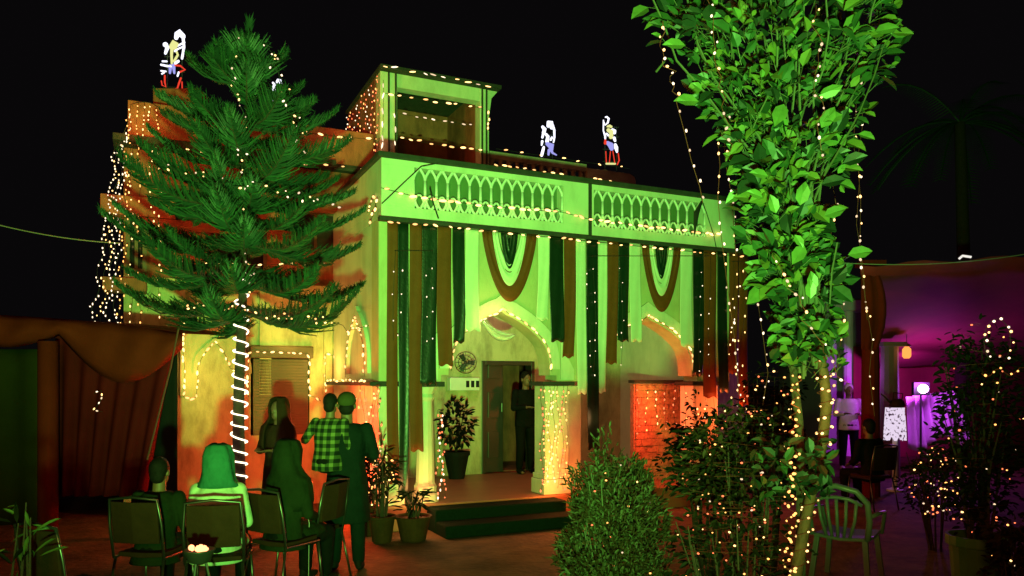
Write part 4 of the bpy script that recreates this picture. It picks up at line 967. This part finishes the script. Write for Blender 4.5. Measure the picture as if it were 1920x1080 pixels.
# plant inside the porch, its colours darkened to stand in for shade
def porch_plant():
    random.seed(60); b = onF(856, 880, 2.1); b.z = FL
    t = thing('potted_plant', 'dark potted plant inside the porch left of the door', 'potted plant', b)
    mb = MB(); mb.lathe(b, [(.12, 0), (.19, .36), (.21, .36), (.21, .42), (.17, .42), (.15, .38)], 14); mb.build('pot', M['black'], t, world=True)
    lf = MB()
    for _ in range(420):
        p0 = rv(1)
        if p0.length > 1: continue
        leaf(lf, b + Vector((p0.x*.26, p0.y*.22, .85 + p0.z*.38)), p0 + rv(.6), Vector((0, -.6, .8)), random.uniform(.07, .13), .05)
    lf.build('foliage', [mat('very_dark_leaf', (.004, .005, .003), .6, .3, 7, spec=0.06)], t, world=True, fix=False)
    st = MB()
    for k in range(7): st.tube([b + Vector((0, 0, .38)), b + Vector((random.uniform(-.16, .16), random.uniform(-.1, .1), random.uniform(.7, 1.1)))], .006, 4)
    st.build('stems', M['bark'], t, world=True)
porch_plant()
# loop of pale bulbs on the dark bush
pts = [at(1870 + 25*math.sin(a), 640 - 42*math.cos(a), 5.0) for a in [-2.6 + 5.2*i/16 for i in range(17)]]
string(pts, .052, 'arch-shaped loop of pale green bulbs on the tall dark bush', 'greenish' if False else 'pale', r=.0075, l=.008, jit=.1, wire=.0015)
pts = [at(1840 + i*9, 700 + 8*math.sin(i*1.3) - i*.5, 5.0) for i in range(11)]
string(pts, .06, 'row of reddish bulbs across the tall dark bush', 'amber', r=.0085, l=.009, jit=.5, wire=.0025, wiremat='redwire')
lamp('bush_red_glow', tuple(at(1872, 700, 4.8)), .5, (1, .12, .03), .05)
# far faint palm
def palm():
    random.seed(70); b = Vector((at(1800, 0, 17).x, 17, 0)); t = thing('palm_tree', 'faint dark palm standing behind the tent at upper right', 'tree', b)
    top = Vector((b.x, 17, at(0, 230, 17).z))
    mb = MB(); mb.tube([b, b.lerp(top, .5) + Vector((.1, 0, 0)), top], [.17, .14, .11], 10); mb.build('trunk', M['bark'], t, world=True, smooth=True)
    mb = MB()
    for k in range(20):
        a = k*2.4; el = random.uniform(-.2, 1.1); d = Vector((math.cos(a), math.sin(a), 0)); L = 1.9
        P = lambda s_: top + d*L*s_ + Vector((0, 0, L*(el*s_ - .75*s_*s_)))
        mb.tube([P(i/6) for i in range(7)], [.02]*6 + [.004], 4)
        sd = Vector((-d.y, d.x, 0))
        for j in range(34):
            s_ = .12 + .88*j/34
            for q in (-1, 1):
                e = (sd*q + d*.5 + Vector((0, 0, -.35))).normalized(); p = P(s_); w_ = (P(min(1, s_+.02)) - p)*.6
                mb.add([p, p + w_, p + e*.45*(1.1 - s_*.6)], [(0, 1, 2)])
    mb.build('crown', M['pine'], t, world=True, fix=False)
palm()

# ================================================================== TENTS
def sheet(name, grid, m, label, cat, thick=.006, parent=None, base=None):
    mb = MB(); mb.loft(grid, close=False, cap=False)
    if parent is None:
        b = Vector(grid[0][0]) if base is None else base
        o = mb.build(name, m, None, smooth=True); o.data.transform(Matrix.Translation(-b)); o.location = b; tag(o, label, cat)
    else: o = mb.build(name, m, parent, world=True, smooth=True)
    sd = o.modifiers.new('thickness', 'SOLIDIFY'); sd.thickness = thick; return o
def fold(p, i, amp=.05, f=1.0): return p + Vector((0, amp*math.sin(i*f), 0))
# left tent
t = thing('cloth_tent', 'maroon and orange cloth tent with sagging front at the left edge', 'tent', (at(180, 0, 8.4).x, 8.4, 0))
rows = []
for j in range(15):
    s_ = j/14; row = []
    for i in range(41):
        q = i/40; x = 104 + (335 - 62*max(0, (s_-.02))**.8*1.0 - 104)*q - 8*math.sin(q*3)*s_
        ytop = 612 + 18*q + 4*math.sin(q*3); y = ytop + (930 - ytop)*s_
        row.append(fold(at(x, y, 8.5), i, .045*(.4 + s_), .95))
    rows.append(row)
sheet('back_curtain', rows, M['redcloth'], None, None, parent=t)
rows = []
for j in range(7):
    s_ = j/6; row = []
    for i in range(41):
        q = i/40; x = -60 + 402*q; yt = 588 + 36*q - 6*math.sin(q*math.pi); wd = 44 + 16*math.sin(q*9)
        if q > .42: wd = 30 + 78*math.sin((q - .42)/.58*math.pi)**1.0
        row.append(at(x, yt + wd*s_, 8.34 - .12*math.sin(s_*3)*1.0 + .02*math.sin(i*.9 + s_*4)))
    rows.append(row)
sheet('valance', rows, M['orcloth'], None, None, parent=t)
rows = []
for j in range(6):
    s_ = j/5; rows.append([at(-80 + 422*i/20, 588 + 36*i/20 - 6*math.sin(i/20*math.pi), 8.33) * 1.0 + Vector((0, s_*-1.5 if False else 0, 0)) + Vector((0, .1 + s_*2.2, .1*s_)) for i in range(21)])
# tent roof goes backwards, away from us
sheet('roof_cloth', rows, M['orcloth'], None, None, parent=t)
rows = []
for j in range(9):
    s_ = j/8; rows.append([fold(at(-70 + 150*i/14, 655 + 330*s_, 8.9), i, .03, .9) for i in range(15)])
sheet('olive_side_cloth', rows, M['olive'], None, None, parent=t)
mb = MB(); pz_ = at(90, 640, 8.2); mb.tube([(pz_.x, pz_.y, 0), (pz_.x, pz_.y, pz_.z)], .10, 10); rows = []
mb.build('wrapped_post', M['orcloth'], t, world=True, smooth=True)
rows = []
for j in range(6):
    s_ = j/5; rows.append([fold(at(262 + 70*i/8, 640 + 420*s_, 8.9), i, .02, 1.1) for i in range(9)])
sheet('shade_panel_black', rows, M['black'], None, None, parent=t)  # dark sheet put where the tent's inner shade falls
mb = MB(); mb.tube([at(338, 600, 8.2), at(320, 690, 8.1), at(276, 862, 8.0)], .010, 5); tag(mb.build('guy_rope', mat('pink_rope', (.12, .03, .025), .8), None), 'thin reddish rope slanting down the right side of the left tent', 'rope')
# few lights in the left tent
string([at(x, y, 8.35) for x, y in [(176, 738), (190, 732), (192, 745), (186, 755), (176, 768), (192, 772)]], .07, 'tiny cluster of pale bulbs on the maroon curtain', 'pale', r=.007, l=.012, jit=.3)

# right tent
t = thing('cloth_tent', 'large magenta cloth tent lit violet inside at the right edge', 'tent', (at(1800, 0, 14).x, 14, 0))
rows = []
A = [at(1612, 498, 11.5), at(2100, 470, 11.5)]; B = [at(1640, 690, 18.5), at(2150, 690, 18.5)]
for j in range(13):
    s_ = j/12; rows.append([A[0].lerp(A[1], i/16).lerp(B[0].lerp(B[1], i/16), s_) - Vector((0, 0, .25*math.sin(s_*math.pi) + .03*math.sin(i*1.3))) for i in range(17)])
sheet('roof_cloth', rows, M['magcloth'], None, None, parent=t)
rows = []
for j in range(6):
    s_ = j/5; rows.append([fold(at(1600 + 560*i/40, 650 + 240*s_, 18.4), i, .08, .8) for i in range(41)])
sheet('rear_curtain', rows, M['magcloth'], None, None, parent=t)
for (px_, yt, Yp, rr, mm, nm_) in ((1632, 500, 12.0, .13, 'orcloth', 'wrapped_post'), (1668, 650, 14.5, .17, 'mauvep', 'pale_post')):
    b = at(px_, yt, Yp); mb = MB(); mb.tube([(b.x, b.y, 0), (b.x, b.y, b.z)], [rr*1.1, rr*.9], 12); mb.box((b.x - rr*1.3, b.y - rr*1.3, b.z), (b.x + rr*1.3, b.y + rr*1.3, b.z + .08)); mb.build(nm_, M[mm], t, world=True, smooth=False)
# flounce beside posts
rows = []
for j in range(8):
    s_ = j/7; rows.append([at(1615 + (30 + 75*max(0, (1 - s_))**.5*0 + 70*s_*(1-s_))*i/6, 505 + 150*s_, 11.8 + .03*math.sin(i*2)) for i in range(7)])
sheet('corner_flounce', rows, M['orcloth'], None, None, parent=t)
# violet pleated curtain
rows = []
for j in range(9):
    s_ = j/8; row = []
    for i in range(61):
        q = i/60; x = 1700 + 92*q + (q-.45)*30*s_; y = 745 - 14*q + (835 - 745 + 12*math.sin(q*9))*s_
        pnt = at(x, y, 15.5); pnt.y += .10*math.sin(q*46) - .35*s_; row.append(pnt)
    rows.append(row)
sheet('pleated_curtain', rows, M['lilac'], 'pleated curtain glowing violet below the violet lamp', 'curtain')
b = at(1731, 729, 15.0)
t = thing('floodlight', 'bright violet floodlight shining above the pleated curtain', 'floodlight', b)
mb = MB(); mb.ell(b, (.11, .05, .09), 14, 8); mb.build('lens', E['violet'], t, world=True, smooth=True)
mb = MB(); mb.box((b.x - .16, b.y + .05, b.z - .13), (b.x + .16, b.y + .14, b.z + .13)); mb.build('housing', M['dmetal'], t, world=True, bevel=.01)
mb = MB(); mb.tube([(b.x, b.y + .09, b.z - .13), (b.x, b.y + .09, 0)], .02, 6); mb.build('stand', M['dmetal'], t, world=True)
lamp('violet_floodlight_light', (b.x, b.y - .15, b.z + .1), 60, (.62, .08, 1.0), .12)
lamp('violet_floodlight_back', (b.x, b.y + .2, b.z + .1), 430, (.66, .06, 1.0), .12, 'SPOT', (b.x + .1, 18.4, 1.5), 110, 1.0)
b = at(1700, 660, 14.5)
t = thing('hanging_lantern', 'small orange glowing lantern hanging under the magenta tent', 'lantern', b)
mb = MB(); mb.lathe(b, [(.05, -.12), (.08, -.08), (.08, .05), (.04, .1)], 8); mb.build('glass', emit('orange_lantern', (1, .3, .06), 1.6), t, world=True)
mb = MB(); mb.lathe(b, [(.05, .101), (.10, .105), (.02, .17)], 8); mb.tube([b + Vector((0, 0, .15)), b + Vector((0, 0, .5))], .006, 4); mb.build('cap', M['dmetal'], t, world=True)
lamp('lantern_light', (b.x, b.y - .2, b.z), 2.5, (1, .35, .1), .06)
# far mauve building behind the tent
b = at(1600, 560, 19)
t = thing('neighbour_building', 'dim mauve two-storey building with a balcony column behind the tent', 'building', (b.x, 19, 0))
mb = MB(); mb.box((b.x - .8, 19, 0), (b.x + 3.5, 22, b.z)); mb.build('wall', mat('mauve_wall', (.32, .27, .33), .8, .2, 2), t, world=True)
mb = MB(); mb.box((b.x - .9, 18.4, b.z - .35), (b.x + 3.5, 18.99, b.z - .1)); mb.build('balcony_slab', M['lilac'], t, world=True)
mb = MB(); mb.tube([(b.x - .3, 18.6, 0), (b.x - .3, 18.6, b.z - .355)], .12, 10); mb.build('balcony_column', M['lilac'], t, world=True)
mb = MB(); mb.box((b.x + .1, 18.97, 1.2), (b.x + .9, 18.995, 2.4)); mb.build('window', M['glassd'], t, world=True)
# white draped stand with a kettle-like lantern
b = at(1678, 0, 12.6); b.z = 0; zt_ = at(0, 764, 12.6).z
t = thing('draped_stand', 'white scalloped cloth-covered pedestal with painted-in glow beside the violet curtain', 'pedestal', b)
rows = []
for j in range(10):
    s_ = j/9; z = zt_ - s_*.46; ring = []
    for i in range(25):
        a = 2*math.pi*i/24; rr = .145 + .01*s_ + .02*s_*math.sin(a*8); ring.append(b + Vector((math.cos(a)*rr, math.sin(a)*rr, z - (.09*abs(math.sin(a*4)) if j == 9 else 0))))
    rows.append(ring)
sheet('cloth_cover', rows, E['lwhite'], None, None, parent=t, thick=.005)
mb = MB(); mb.lathe(b, [(.13, 0), (.13, .03), (.04, .06), (.04, zt_ - .02), (.14, zt_ - .015), (.14, zt_)], 16); mb.build('pedestal', M['white'], t, world=True)
c = b + Vector((.04, 0, zt_ + .005))
t = thing('kettle', 'small orange-lit kettle with a raised handle on the white pedestal', 'kettle', c)
mb = MB(); mb.lathe(c, [(.10, 0), (.12, .03), (.10, .1), (.06, .14)], 14); mb.tube([c + Vector((-.1, 0, .06)), c + Vector((-.2, 0, .16)), c + Vector((-.27, 0, .22))], [.02, .014, .01], 7); mb.build('body', M['pot'], t, world=True, smooth=True)
mb = MB(); mb.tube([c + Vector((.07, 0, .1)), c + Vector((.09, 0, .22)), c + Vector((-.06, 0, .24)), c + Vector((-.07, 0, .12))], .010, 6); mb.build('handle', M['pot'], t, world=True)

# ================================================================== CHAIRS
def metal_chair(label, loc, rz, seatm='seatc', tube=None, group='metal-framed chairs on the left'):
    t = thing('chair', label, 'chair', loc, rz, group); tb = M['chrome']
    # faces +Y (back towards camera = -Y)
    def c_pts(s_): return [(s_*.21, -.20, .46), (s_*.215, -.23, .7), (s_*.20, -.26, .90)]
    for s_ in (-1, 1):
        mb = MB(); mb.tube([(s_*.20, .20, .43), (s_*.22, .24, 0)], .011, 8); mb.build('leg', tb, t, smooth=True)
        mb = MB(); mb.tube([(s_*.20, -.18, .44), (s_*.22, -.27, 0)], .011, 8); mb.build('leg', tb, t, smooth=True)
    mb = MB(); mb.tube([(-.21, .2, .44), (-.21, -.19, .44), (-.215, -.23, .7), (-.195, -.26, .90), (0, -.275, .92), (.195, -.26, .90), (.215, -.23, .7), (.21, -.19, .44), (.21, .2, .44)], .012, 8)
    mb.tube([(-.21, .2, .44), (.21, .2, .44)], .011, 8); mb.build('frame', tb, t, smooth=True)
    mb = MB(); mb.loft([[( -.19, y, z), (0, y, z - .012), (.19, y, z), (.19, y, z + .035), (0, y, z + .03), (-.19, y, z + .035)] for y, z in ((-.17, .445), (0, .44), (.2, .45))]); mb.build('seat', M[seatm], t, bevel=.008)
    mb = MB(); mb.loft([[(-.19, y - .01, z), (0, y - .04, z), (.19, y - .01, z), (.19, y + .015, z), (0, y - .015, z), (-.19, y + .015, z)] for y, z in ((-.215, .56), (-.235, .74), (-.25, .88))]); mb.build('backrest', M[seatm], t, bevel=.006)
    return t
def gx(px, Y): return ((px - CX)/F*Y, Y, 0)
metal_chair('metal chair with pale top rail seen from behind at far left', gx(288, 6.1), R(-8))
metal_chair('dark-backed chair under the woman in bright green shawl', gx(412, 5.95), R(10))
metal_chair('thin-legged chair turned sideways near the standing pair', gx(532, 6.5), R(-28))
metal_chair('empty chair cut by the left bottom corner', gx(140, 5.0), R(-25))
metal_chair('dark chair behind the thin-legged one', gx(585, 7.0), R(70))

# plastic chair at right
def plastic_chair(label, loc, rz):
    t = thing('plastic_chair', label, 'chair', loc, rz)
    for s_ in (-1, 1):
        for (y0, y1) in ((.20, .25), (-.2, -.26)):
            mb = MB(); mb.loft([[(s_*(.2 + dx) + ax, yy + ay, z) for ax, ay in ((-.022, -.02), (.022, -.02), (.022, .02), (-.022, .02))] for dx, yy, z in ((0.04, y1, 0), (0, y0, .42))]); mb.build('leg', M['plastic'], t, bevel=.004)
    mb = MB(); mb.loft([[(-.23, y, z), (0, y, z - .02), (.23, y, z), (.23, y, z + .03), (0, y, z + .01), (-.23, y, z + .03)] for y, z in ((-.22, .42), (0, .41), (.24, .43))]); mb.build('seat', M['plastic'], t, bevel=.008)
    mb = MB()
    def bk(x, z): return (x, -.24 - .06*(z - .45)/.4 - .05*(1 - (x/.25)**2), z)
    mb.tube([bk(-.23, .44), bk(-.25, .6), bk(-.24, .76), bk(-.16, .86), bk(0, .90), bk(.16, .86), bk(.24, .76), bk(.25, .6), bk(.23, .44)], .026, 8)
    mb.tube([bk(-.2, .74), bk(-.1, .79), bk(0, .8), bk(.1, .79), bk(.2, .74)], .017, 6)
    for k in range(5):
        x = -.14 + k*.07; mb.tube([bk(x*.7, .45), bk(x*1.0, .6), bk(x*1.15, .78)], .015, 6)
    mb.build('backrest', M['plastic'], t, smooth=True)
    mb = MB()
    for s_ in (-1, 1): mb.tube([bk(s_*.25, .64), (s_*.28, -.05, .65), (s_*.27, .2, .63), (s_*.24, .22, .43)], .018, 7)
    mb.build('armrests', M['plastic'], t, smooth=True)
    return t
plastic_chair('moulded plastic chair with slatted round back right of the tree trunk', gx(1588, 6.9), R(-38))

# brazier with embers
b = Vector(gx(374, 5.0)); hz = .72
b = Vector(gx(374, 5.2)); hz = CH + (HY - 1030)/F*5.2
t = thing('ember_bowl', 'small dark bowl of glowing embers on a stand between the chairs', 'brazier', b)
mb = MB(); mb.lathe(b, [(.03, hz - .10), (.07, hz - .08), (.10, hz - .01), (.105, hz), (.09, hz), (.06, hz - .04)], 16); mb.build('bowl', M['dmetal'], t, world=True, smooth=True)
for k in range(3):
    a = k*2.09 + .3; mb = MB(); mb.tube([b + Vector((math.cos(a)*.04, math.sin(a)*.04, hz - .09)), b + Vector((math.cos(a)*.16, math.sin(a)*.16, 0))], .009, 6); mb.build('leg', M['dmetal'], t, world=True)
random.seed(80); mb = MB()
for _ in range(16): a = random.random()*6.28; r_ = random.random()*.06; mb.ell(b + Vector((math.cos(a)*r_, math.sin(a)*r_, hz - .015 + random.random()*.03)), (random.uniform(.012, .022),)*3, 6, 4, Euler(rv(2)).to_matrix())
mb.build('embers', E['ember'], t, world=True)
lamp('ember_light', (b.x, b.y, hz + .1), .8, (1, .3, .1), .05)

# ================================================================== PEOPLE
SHORT = [False]
def person(label, loc, rz, pose='stand', top='shirt', topm=None, botm=None, head='hair', headm=None, h=1.7, long=False, arms='down', female=False, voxel=.009, shoes=None):
    """faces +Y locally; loc is the ground point under the pelvis"""
    t = thing('person', label, 'person', loc, rz)
    k = h/1.7; sit = pose == 'sit'
    hipz = (.50 if sit else .90)*k
    lean = .06 if sit else .0
    hip = Vector((0, 0, hipz)); chest = Vector((0, lean*.6, hipz + .34*k)); neck = Vector((0, lean, hipz + .54*k)); hd = Vector((0, lean + .02, hipz + .70*k))
    sw = (.165 if female else .19)*k; hw = .095*k
    b = MB()
    def cap(a, c, r1, r2): capsule(b, a, c, r1*k, r2*k, 12)
    # torso
    b.loft([[Vector((math.cos(q)*rx*k, y + math.sin(q)*ry*k, z)) for q in [2*math.pi*i/16 for i in range(16)]] for rx, ry, y, z in
            ((.10, .09, 0, hipz - .08*k), (.165, .12, 0, hipz), (.14, .105, lean*.2, hipz + .16*k), (.165, .12, lean*.5, hipz + .32*k), (.175, .11, lean*.8, hipz + .45*k), (.10, .08, lean, hipz + .53*k))])
    cap(neck - Vector((0, 0, .06*k)), hd - Vector((0, .01, .06*k)), .062, .055)
    b.ell(hd + Vector((0, 0, .02*k)), (.076*k, .095*k, .108*k), 14, 10); b.ell(hd + Vector((0, .03*k, -.05*k)), (.055*k, .06*k, .065*k), 12, 8)
    b.ell(hd + Vector((0, .095*k, -.01*k)), (.012*k, .022*k, .022*k), 8, 6); b.ell(hd + Vector((0, .085*k, .03*k)), (.05*k, .012*k, .012*k), 8, 6)
    b.ell(hd + Vector((0, .083*k, -.055*k)), (.024*k, .012*k, .009*k), 8, 6)
    for s_ in (-1, 1): b.ell(hd + Vector((s_*.08*k, -.005, 0)), (.012*k, .022*k, .032*k), 8, 6)
    sh = {}; cl = MB(); tr_ = MB()
    def ccap(m_, a, c, r1, r2): capsule(m_, a, c, r1*k, r2*k, 12)
    for s_ in (-1, 1):
        S_ = Vector((s_*sw, lean, hipz + .48*k))
        if arms == 'down': E_ = S_ + Vector((s_*.06, -.02, -.27))*k; Wr = E_ + Vector((s_*.0, .07, -.24))*k
        elif arms == 'front': E_ = S_ + Vector((s_*.07, .05, -.26))*k; Wr = E_ + Vector((-s_*.13, .20, .02))*k
        elif arms == 'lap': E_ = S_ + Vector((s_*.06, .02, -.27))*k; Wr = E_ + Vector((-s_*.10, .20, -.06))*k
        else:
            if s_ < 0: E_ = S_ + Vector((-.14, -.02, -.22))*k; Wr = E_ + Vector((-.03, .14, .06))*k
            else: E_ = S_ + Vector((.06, -.02, -.27))*k; Wr = E_ + Vector((0, .07, -.24))*k
        cap(S_, E_, .05, .038); cap(E_, Wr, .038, .026)
        hdv = (Wr - E_).normalized(); sd = Vector((1, 0, 0)) - hdv*hdv.x; sd.normalize(); nn = hdv.cross(sd)
        pal = Wr + hdv*.05*k
        b.ell(pal, (.036*k, .045*k, .018*k), 10, 6, Matrix((sd, hdv, nn)).transposed())
        for f in range(4):
            o_ = pal + hdv*.035*k + sd*(f - 1.5)*.019*k; L = (.070, .078, .074, .058)[f]*k
            m1 = o_ + hdv*L*.5 + nn*.006*k; e1 = o_ + hdv*L*.92 + nn*.02*k
            capsule(b, o_, m1, .0095*k, .0085*k, 7); capsule(b, m1, e1, .0085*k, .007*k, 7)
        th0 = Wr + hdv*.02*k - sd*s_*.028*k; capsule(b, th0, th0 + hdv*.035*k - sd*s_*.022*k + nn*.01, .011*k, .009*k, 7); capsule(b, th0 + hdv*.035*k - sd*s_*.022*k + nn*.01, th0 + hdv*.062*k - sd*s_*.024*k + nn*.02, .009*k, .0075*k, 7)
        # sleeve
        ccap(cl, S_, E_, .066, .054); ccap(cl, E_, E_.lerp(Wr, .88), .053, .042)
        Hp = Vector((s_*hw, 0, hipz - .02*k))
        if sit: Kn = Hp + Vector((s_*.03, .44, .0))*k; An = Kn + Vector((0, -.02, -(Kn.z/k - .09)))*k
        else: Kn = Hp + Vector((s_*.01, .02, -.41))*k; An = Hp + Vector((s_*.02, -.01, -(Hp.z/k - .09)))*k
        cap(Hp, Kn, .082, .055); cap(Kn, An, .055, .035)
        capsule(b, An + Vector((0, -.02, -.03))*k, An + Vector((s_*.02, .15, -.055))*k, .035*k, .028*k, 10)
        ccap(tr_, Hp, Kn, .10, .078); ccap(tr_, Kn, An + Vector((0, 0, .03)), .078, .062)
        sho = MB(); sho.ell(An + Vector((s_*.01, .055, -.045))*k, (.045*k, .13*k, .042*k), 12, 8); sho.ell(An + Vector((0, -.02, -.01))*k, (.04*k, .05*k, .06*k), 10, 7)
        remesh(sho, 'shoe', shoes or M['black'], t, voxel=voxel, smooth_it=2)
    remesh(b, 'body', M['skin'], t, voxel=voxel*.75, smooth_it=2)
    # trousers
    tr_.ell(hip, (.19*k, .15*k, .14*k), 14, 8)
    remesh(tr_, 'trousers', botm, t, voxel=voxel*1.3, smooth_it=4)
    # upper garment
    low = hipz - (.42*k if long and not sit else .10*k)
    fl = .03 if long else 0
    cl.loft([[Vector((math.cos(q)*(rx + .008*math.sin(q*5))*k, y + math.sin(q)*ry*k, z)) for q in [2*math.pi*i/24 for i in range(24)]] for rx, ry, y, z in
            ((.20 + fl, .15 + fl, 0, low), (.195, .145, 0, hipz), (.17, .13, lean*.2, hipz + .16*k), (.19, .14, lean*.5, hipz + .32*k), (.195, .13, lean*.8, hipz + .45*k), (.12, .095, lean, hipz + .535*k))])
    if long and sit: cl.ell(Vector((0, .22*k, hipz + .02)), (.22*k, .28*k, .10*k), 14, 8)
    remesh(cl, 'tunic' if long else 'shirt', topm, t, voxel=voxel*1.2, smooth_it=3)
    hm = MB()
    if head == 'hair':
        hm.ell(hd + Vector((0, -.018*k, .045*k)), (.088*k, .102*k, .105*k), 14, 10); hm.ell(hd + Vector((0, -.05*k, -.02*k)), (.075*k, .06*k, .08*k), 12, 8)
        remesh(hm, 'hair', headm, t, voxel=.012, smooth_it=2)
    elif head == 'cap':
        hm.ell(hd + Vector((0, -.01*k, .06*k)), (.093*k, .108*k, .085*k), 16, 10); remesh(hm, 'cap', headm, t, voxel=.012, smooth_it=2)
        hm = MB(); hm.ell(hd + Vector((0, -.045*k, -.02*k)), (.076*k, .055*k, .07*k), 12, 8); remesh(hm, 'hair', M['hair'], t, voxel=.012, smooth_it=2)
    else:  # scarf over head and shoulders, open at the face
        rings = []
        prof_ = ((.04, .05, -.03, .165), (.085, .10, -.02, .14), (.108, .125, -.02, .07), (.112, .125, -.03, -.01), (.115, .12, -.03, -.08), (.13, .13, -.02, -.14), (.17, .14, -.01, -.19)) if SHORT[0] else ((.04, .05, -.03, .165), (.085, .10, -.02, .14), (.108, .125, -.02, .07), (.112, .125, -.03, -.01), (.115, .12, -.03, -.08), (.15, .13, -.02, -.14), (.205, .145, -.01, -.19), (.225, .16, -.01, -.28), (.225, .17, 0, -.38), (.20, .165, 0, -.46))
        for rx, ry, y, z in prof_:
            rings.append([hd + Vector((math.cos(q)*(rx + .01*math.sin(q*7 + z*9))*k, (y + math.sin(q)*ry)*k, z*k)) for q in [math.pi*.5 + .42 + (2*math.pi - .84)*i/26 for i in range(27)]])
        m2 = MB(); m2.loft(rings[:], close=False, cap=False)
        o = m2.build('headscarf', headm, t, smooth=True); sd = o.modifiers.new('thickness', 'SOLIDIFY'); sd.thickness = .012; sd.offset = 1
    return t
# plaid material
def plaid():
    m = bpy.data.materials.new('green_plaid_cotton'); m.use_nodes = True; n = m.node_tree.nodes; l = m.node_tree.links; b = n['Principled BSDF']; b.inputs['Roughness'].default_value = .85
    tc = n.new('ShaderNodeTexCoord'); sx = n.new('ShaderNodeSeparateXYZ'); l.new(tc.outputs['Object'], sx.inputs[0])
    def stripe(sock, fr):
        a = n.new('ShaderNodeMath'); a.operation = 'MULTIPLY'; a.inputs[1].default_value = fr; l.new(sock, a.inputs[0])
        s_ = n.new('ShaderNodeMath'); s_.operation = 'SINE'; l.new(a.outputs[0], s_.inputs[0])
        g = n.new('ShaderNodeMath'); g.operation = 'GREATER_THAN'; g.inputs[1].default_value = .1; l.new(s_.outputs[0], g.inputs[0]); return g.outputs[0]
    a = stripe(sx.outputs[0], 90); c = stripe(sx.outputs[2], 90)
    ad = n.new('ShaderNodeMath'); ad.operation = 'ADD'; l.new(a, ad.inputs[0]); l.new(c, ad.inputs[1])
    dv = n.new('ShaderNodeMath'); dv.operation = 'MULTIPLY'; dv.inputs[1].default_value = .5; l.new(ad.outputs[0], dv.inputs[0])
    rp = n.new('ShaderNodeValToRGB'); rp.color_ramp.interpolation = 'CONSTANT'; e = rp.color_ramp.elements; e[0].color = (.008, .012, .008, 1); e[1].position = .4; e[1].color = (.045, .06, .02, 1); x = e.new(.8); x.color = (.15, .16, .06, 1); b.inputs['Specular IOR Level'].default_value = .1
    l.new(dv.outputs[0], rp.inputs[0]); l.new(rp.outputs[0], b.inputs['Base Color']); return m
dk = mat('dark_bluish_cotton', (.006, .014, .012), .85, .3, 8, 1.0, 14, spec=0.06)
dk2 = mat('near_black_cotton', (.006, .007, .006), .85, .3, 8, 1.0, 14, spec=0.06)
grn = mat('pale_shawl', (.52, .56, .42), .8, .15, 8, 1.0, 14); grn2 = mat('teal_green_scarf', (.03, .14, .10), .8, .2, 8, 1.0, 14, spec=0.06)
olv = mat('dark_green_cotton', (.013, .02, .009), .85, .3, 8, 1.0, 14, spec=0.06); brn = mat('brown_dupatta', (.035, .018, .010), .8, .3, 8, 1.0, 14, spec=0.06)
person('standing person in long dark clothes and greenish cap, holding a child', gx(650, 7.3), R(6), topm=dk, botm=dk, head='cap', headm=mat('olive_cap', (.05, .05, .018), .8, .3, 10, spec=0.06), h=1.66, long=True, arms='front')
c_ = gx(613, 7.2)
person('child in green checked shirt carried on the left arm of the standing person', (c_[0], c_[1], .66), R(-14), 'sit', topm=plaid(), botm=dk2, head='hair', headm=M['hair'], h=1.30, arms='bent')
SHORT[0] = True
person('seated person in bright pale shawl with teal green headscarf', gx(406, 6.05), R(8), 'sit', topm=grn, botm=dk2, head='scarf', headm=grn2, h=1.62, long=True, arms='lap', female=True)
SHORT[0] = False
person('seated person in dark green clothes facing the house, middle of the seated group', gx(530, 6.55), R(-28), 'sit', topm=olv, botm=dk2, head='scarf', headm=olv, h=1.62, long=True, arms='lap', female=True)
person('standing person in brown headscarf in front of the shuttered window', gx(523, 8.6), R(160), topm=brn, botm=brn, head='scarf', headm=brn, h=1.56, long=True, arms='front', female=True)
person('seated person in dim green clothes on the leftmost chair', gx(290, 6.15), R(-6), 'sit', topm=olv, botm=dk2, head='hair', headm=M['hair'], h=1.5, long=True, arms='lap')
b = onF(985, 890, BV - .25)
person('person in black clothes standing in the dark doorway', (b.x, b.y, FL), RZ + R(185), topm=dk2, botm=dk2, head='hair', headm=M['hair'], h=1.62, arms='front')
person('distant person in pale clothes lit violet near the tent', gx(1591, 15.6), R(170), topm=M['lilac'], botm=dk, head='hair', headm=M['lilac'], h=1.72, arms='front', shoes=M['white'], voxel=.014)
person('dark seated silhouette before the tent post', gx(1636, 11.0), R(20), 'sit', topm=dk2, botm=dk2, head='hair', headm=M['hair'], h=1.6, arms='lap', voxel=.014)
metal_chair('chair under the dark seated silhouette by the tent', gx(1634, 10.9), R(20), group='metal-framed chairs by the tent')
for (px_, Y_, rz_, ss) in ((571, 6.6, 0, 1),):
    b = at(px_, 915, Y_); mb = MB(); mb.ell((0, 0, 0), (.075, .075, .10), 16, 12); mb.lathe((0, 0, -.115), [(.014, 0), (.004, .02)], 8)
    o = mb.build('balloon', mat('pale_green_balloon', (.22, .42, .22), .3, .1, 3), None, smooth=True); o.location = b; tag(o, 'small pale green balloon tied beside the thin-legged chair', 'balloon')
    mb = MB(); mb.tube([(b.x, b.y, b.z - .11), (b.x + .04, b.y, b.z - .3), (b.x + .02, b.y + .05, 0)], .002, 4); tag(mb.build('balloon_string', M['white'], None), 'string holding the small pale green balloon to the ground', 'string')
lamp('violet_person_fill', tuple(at(1615, 700, 14.7)), 9, (.6, .12, .9), .2)  # added lamp, brightens the distant person by the tent
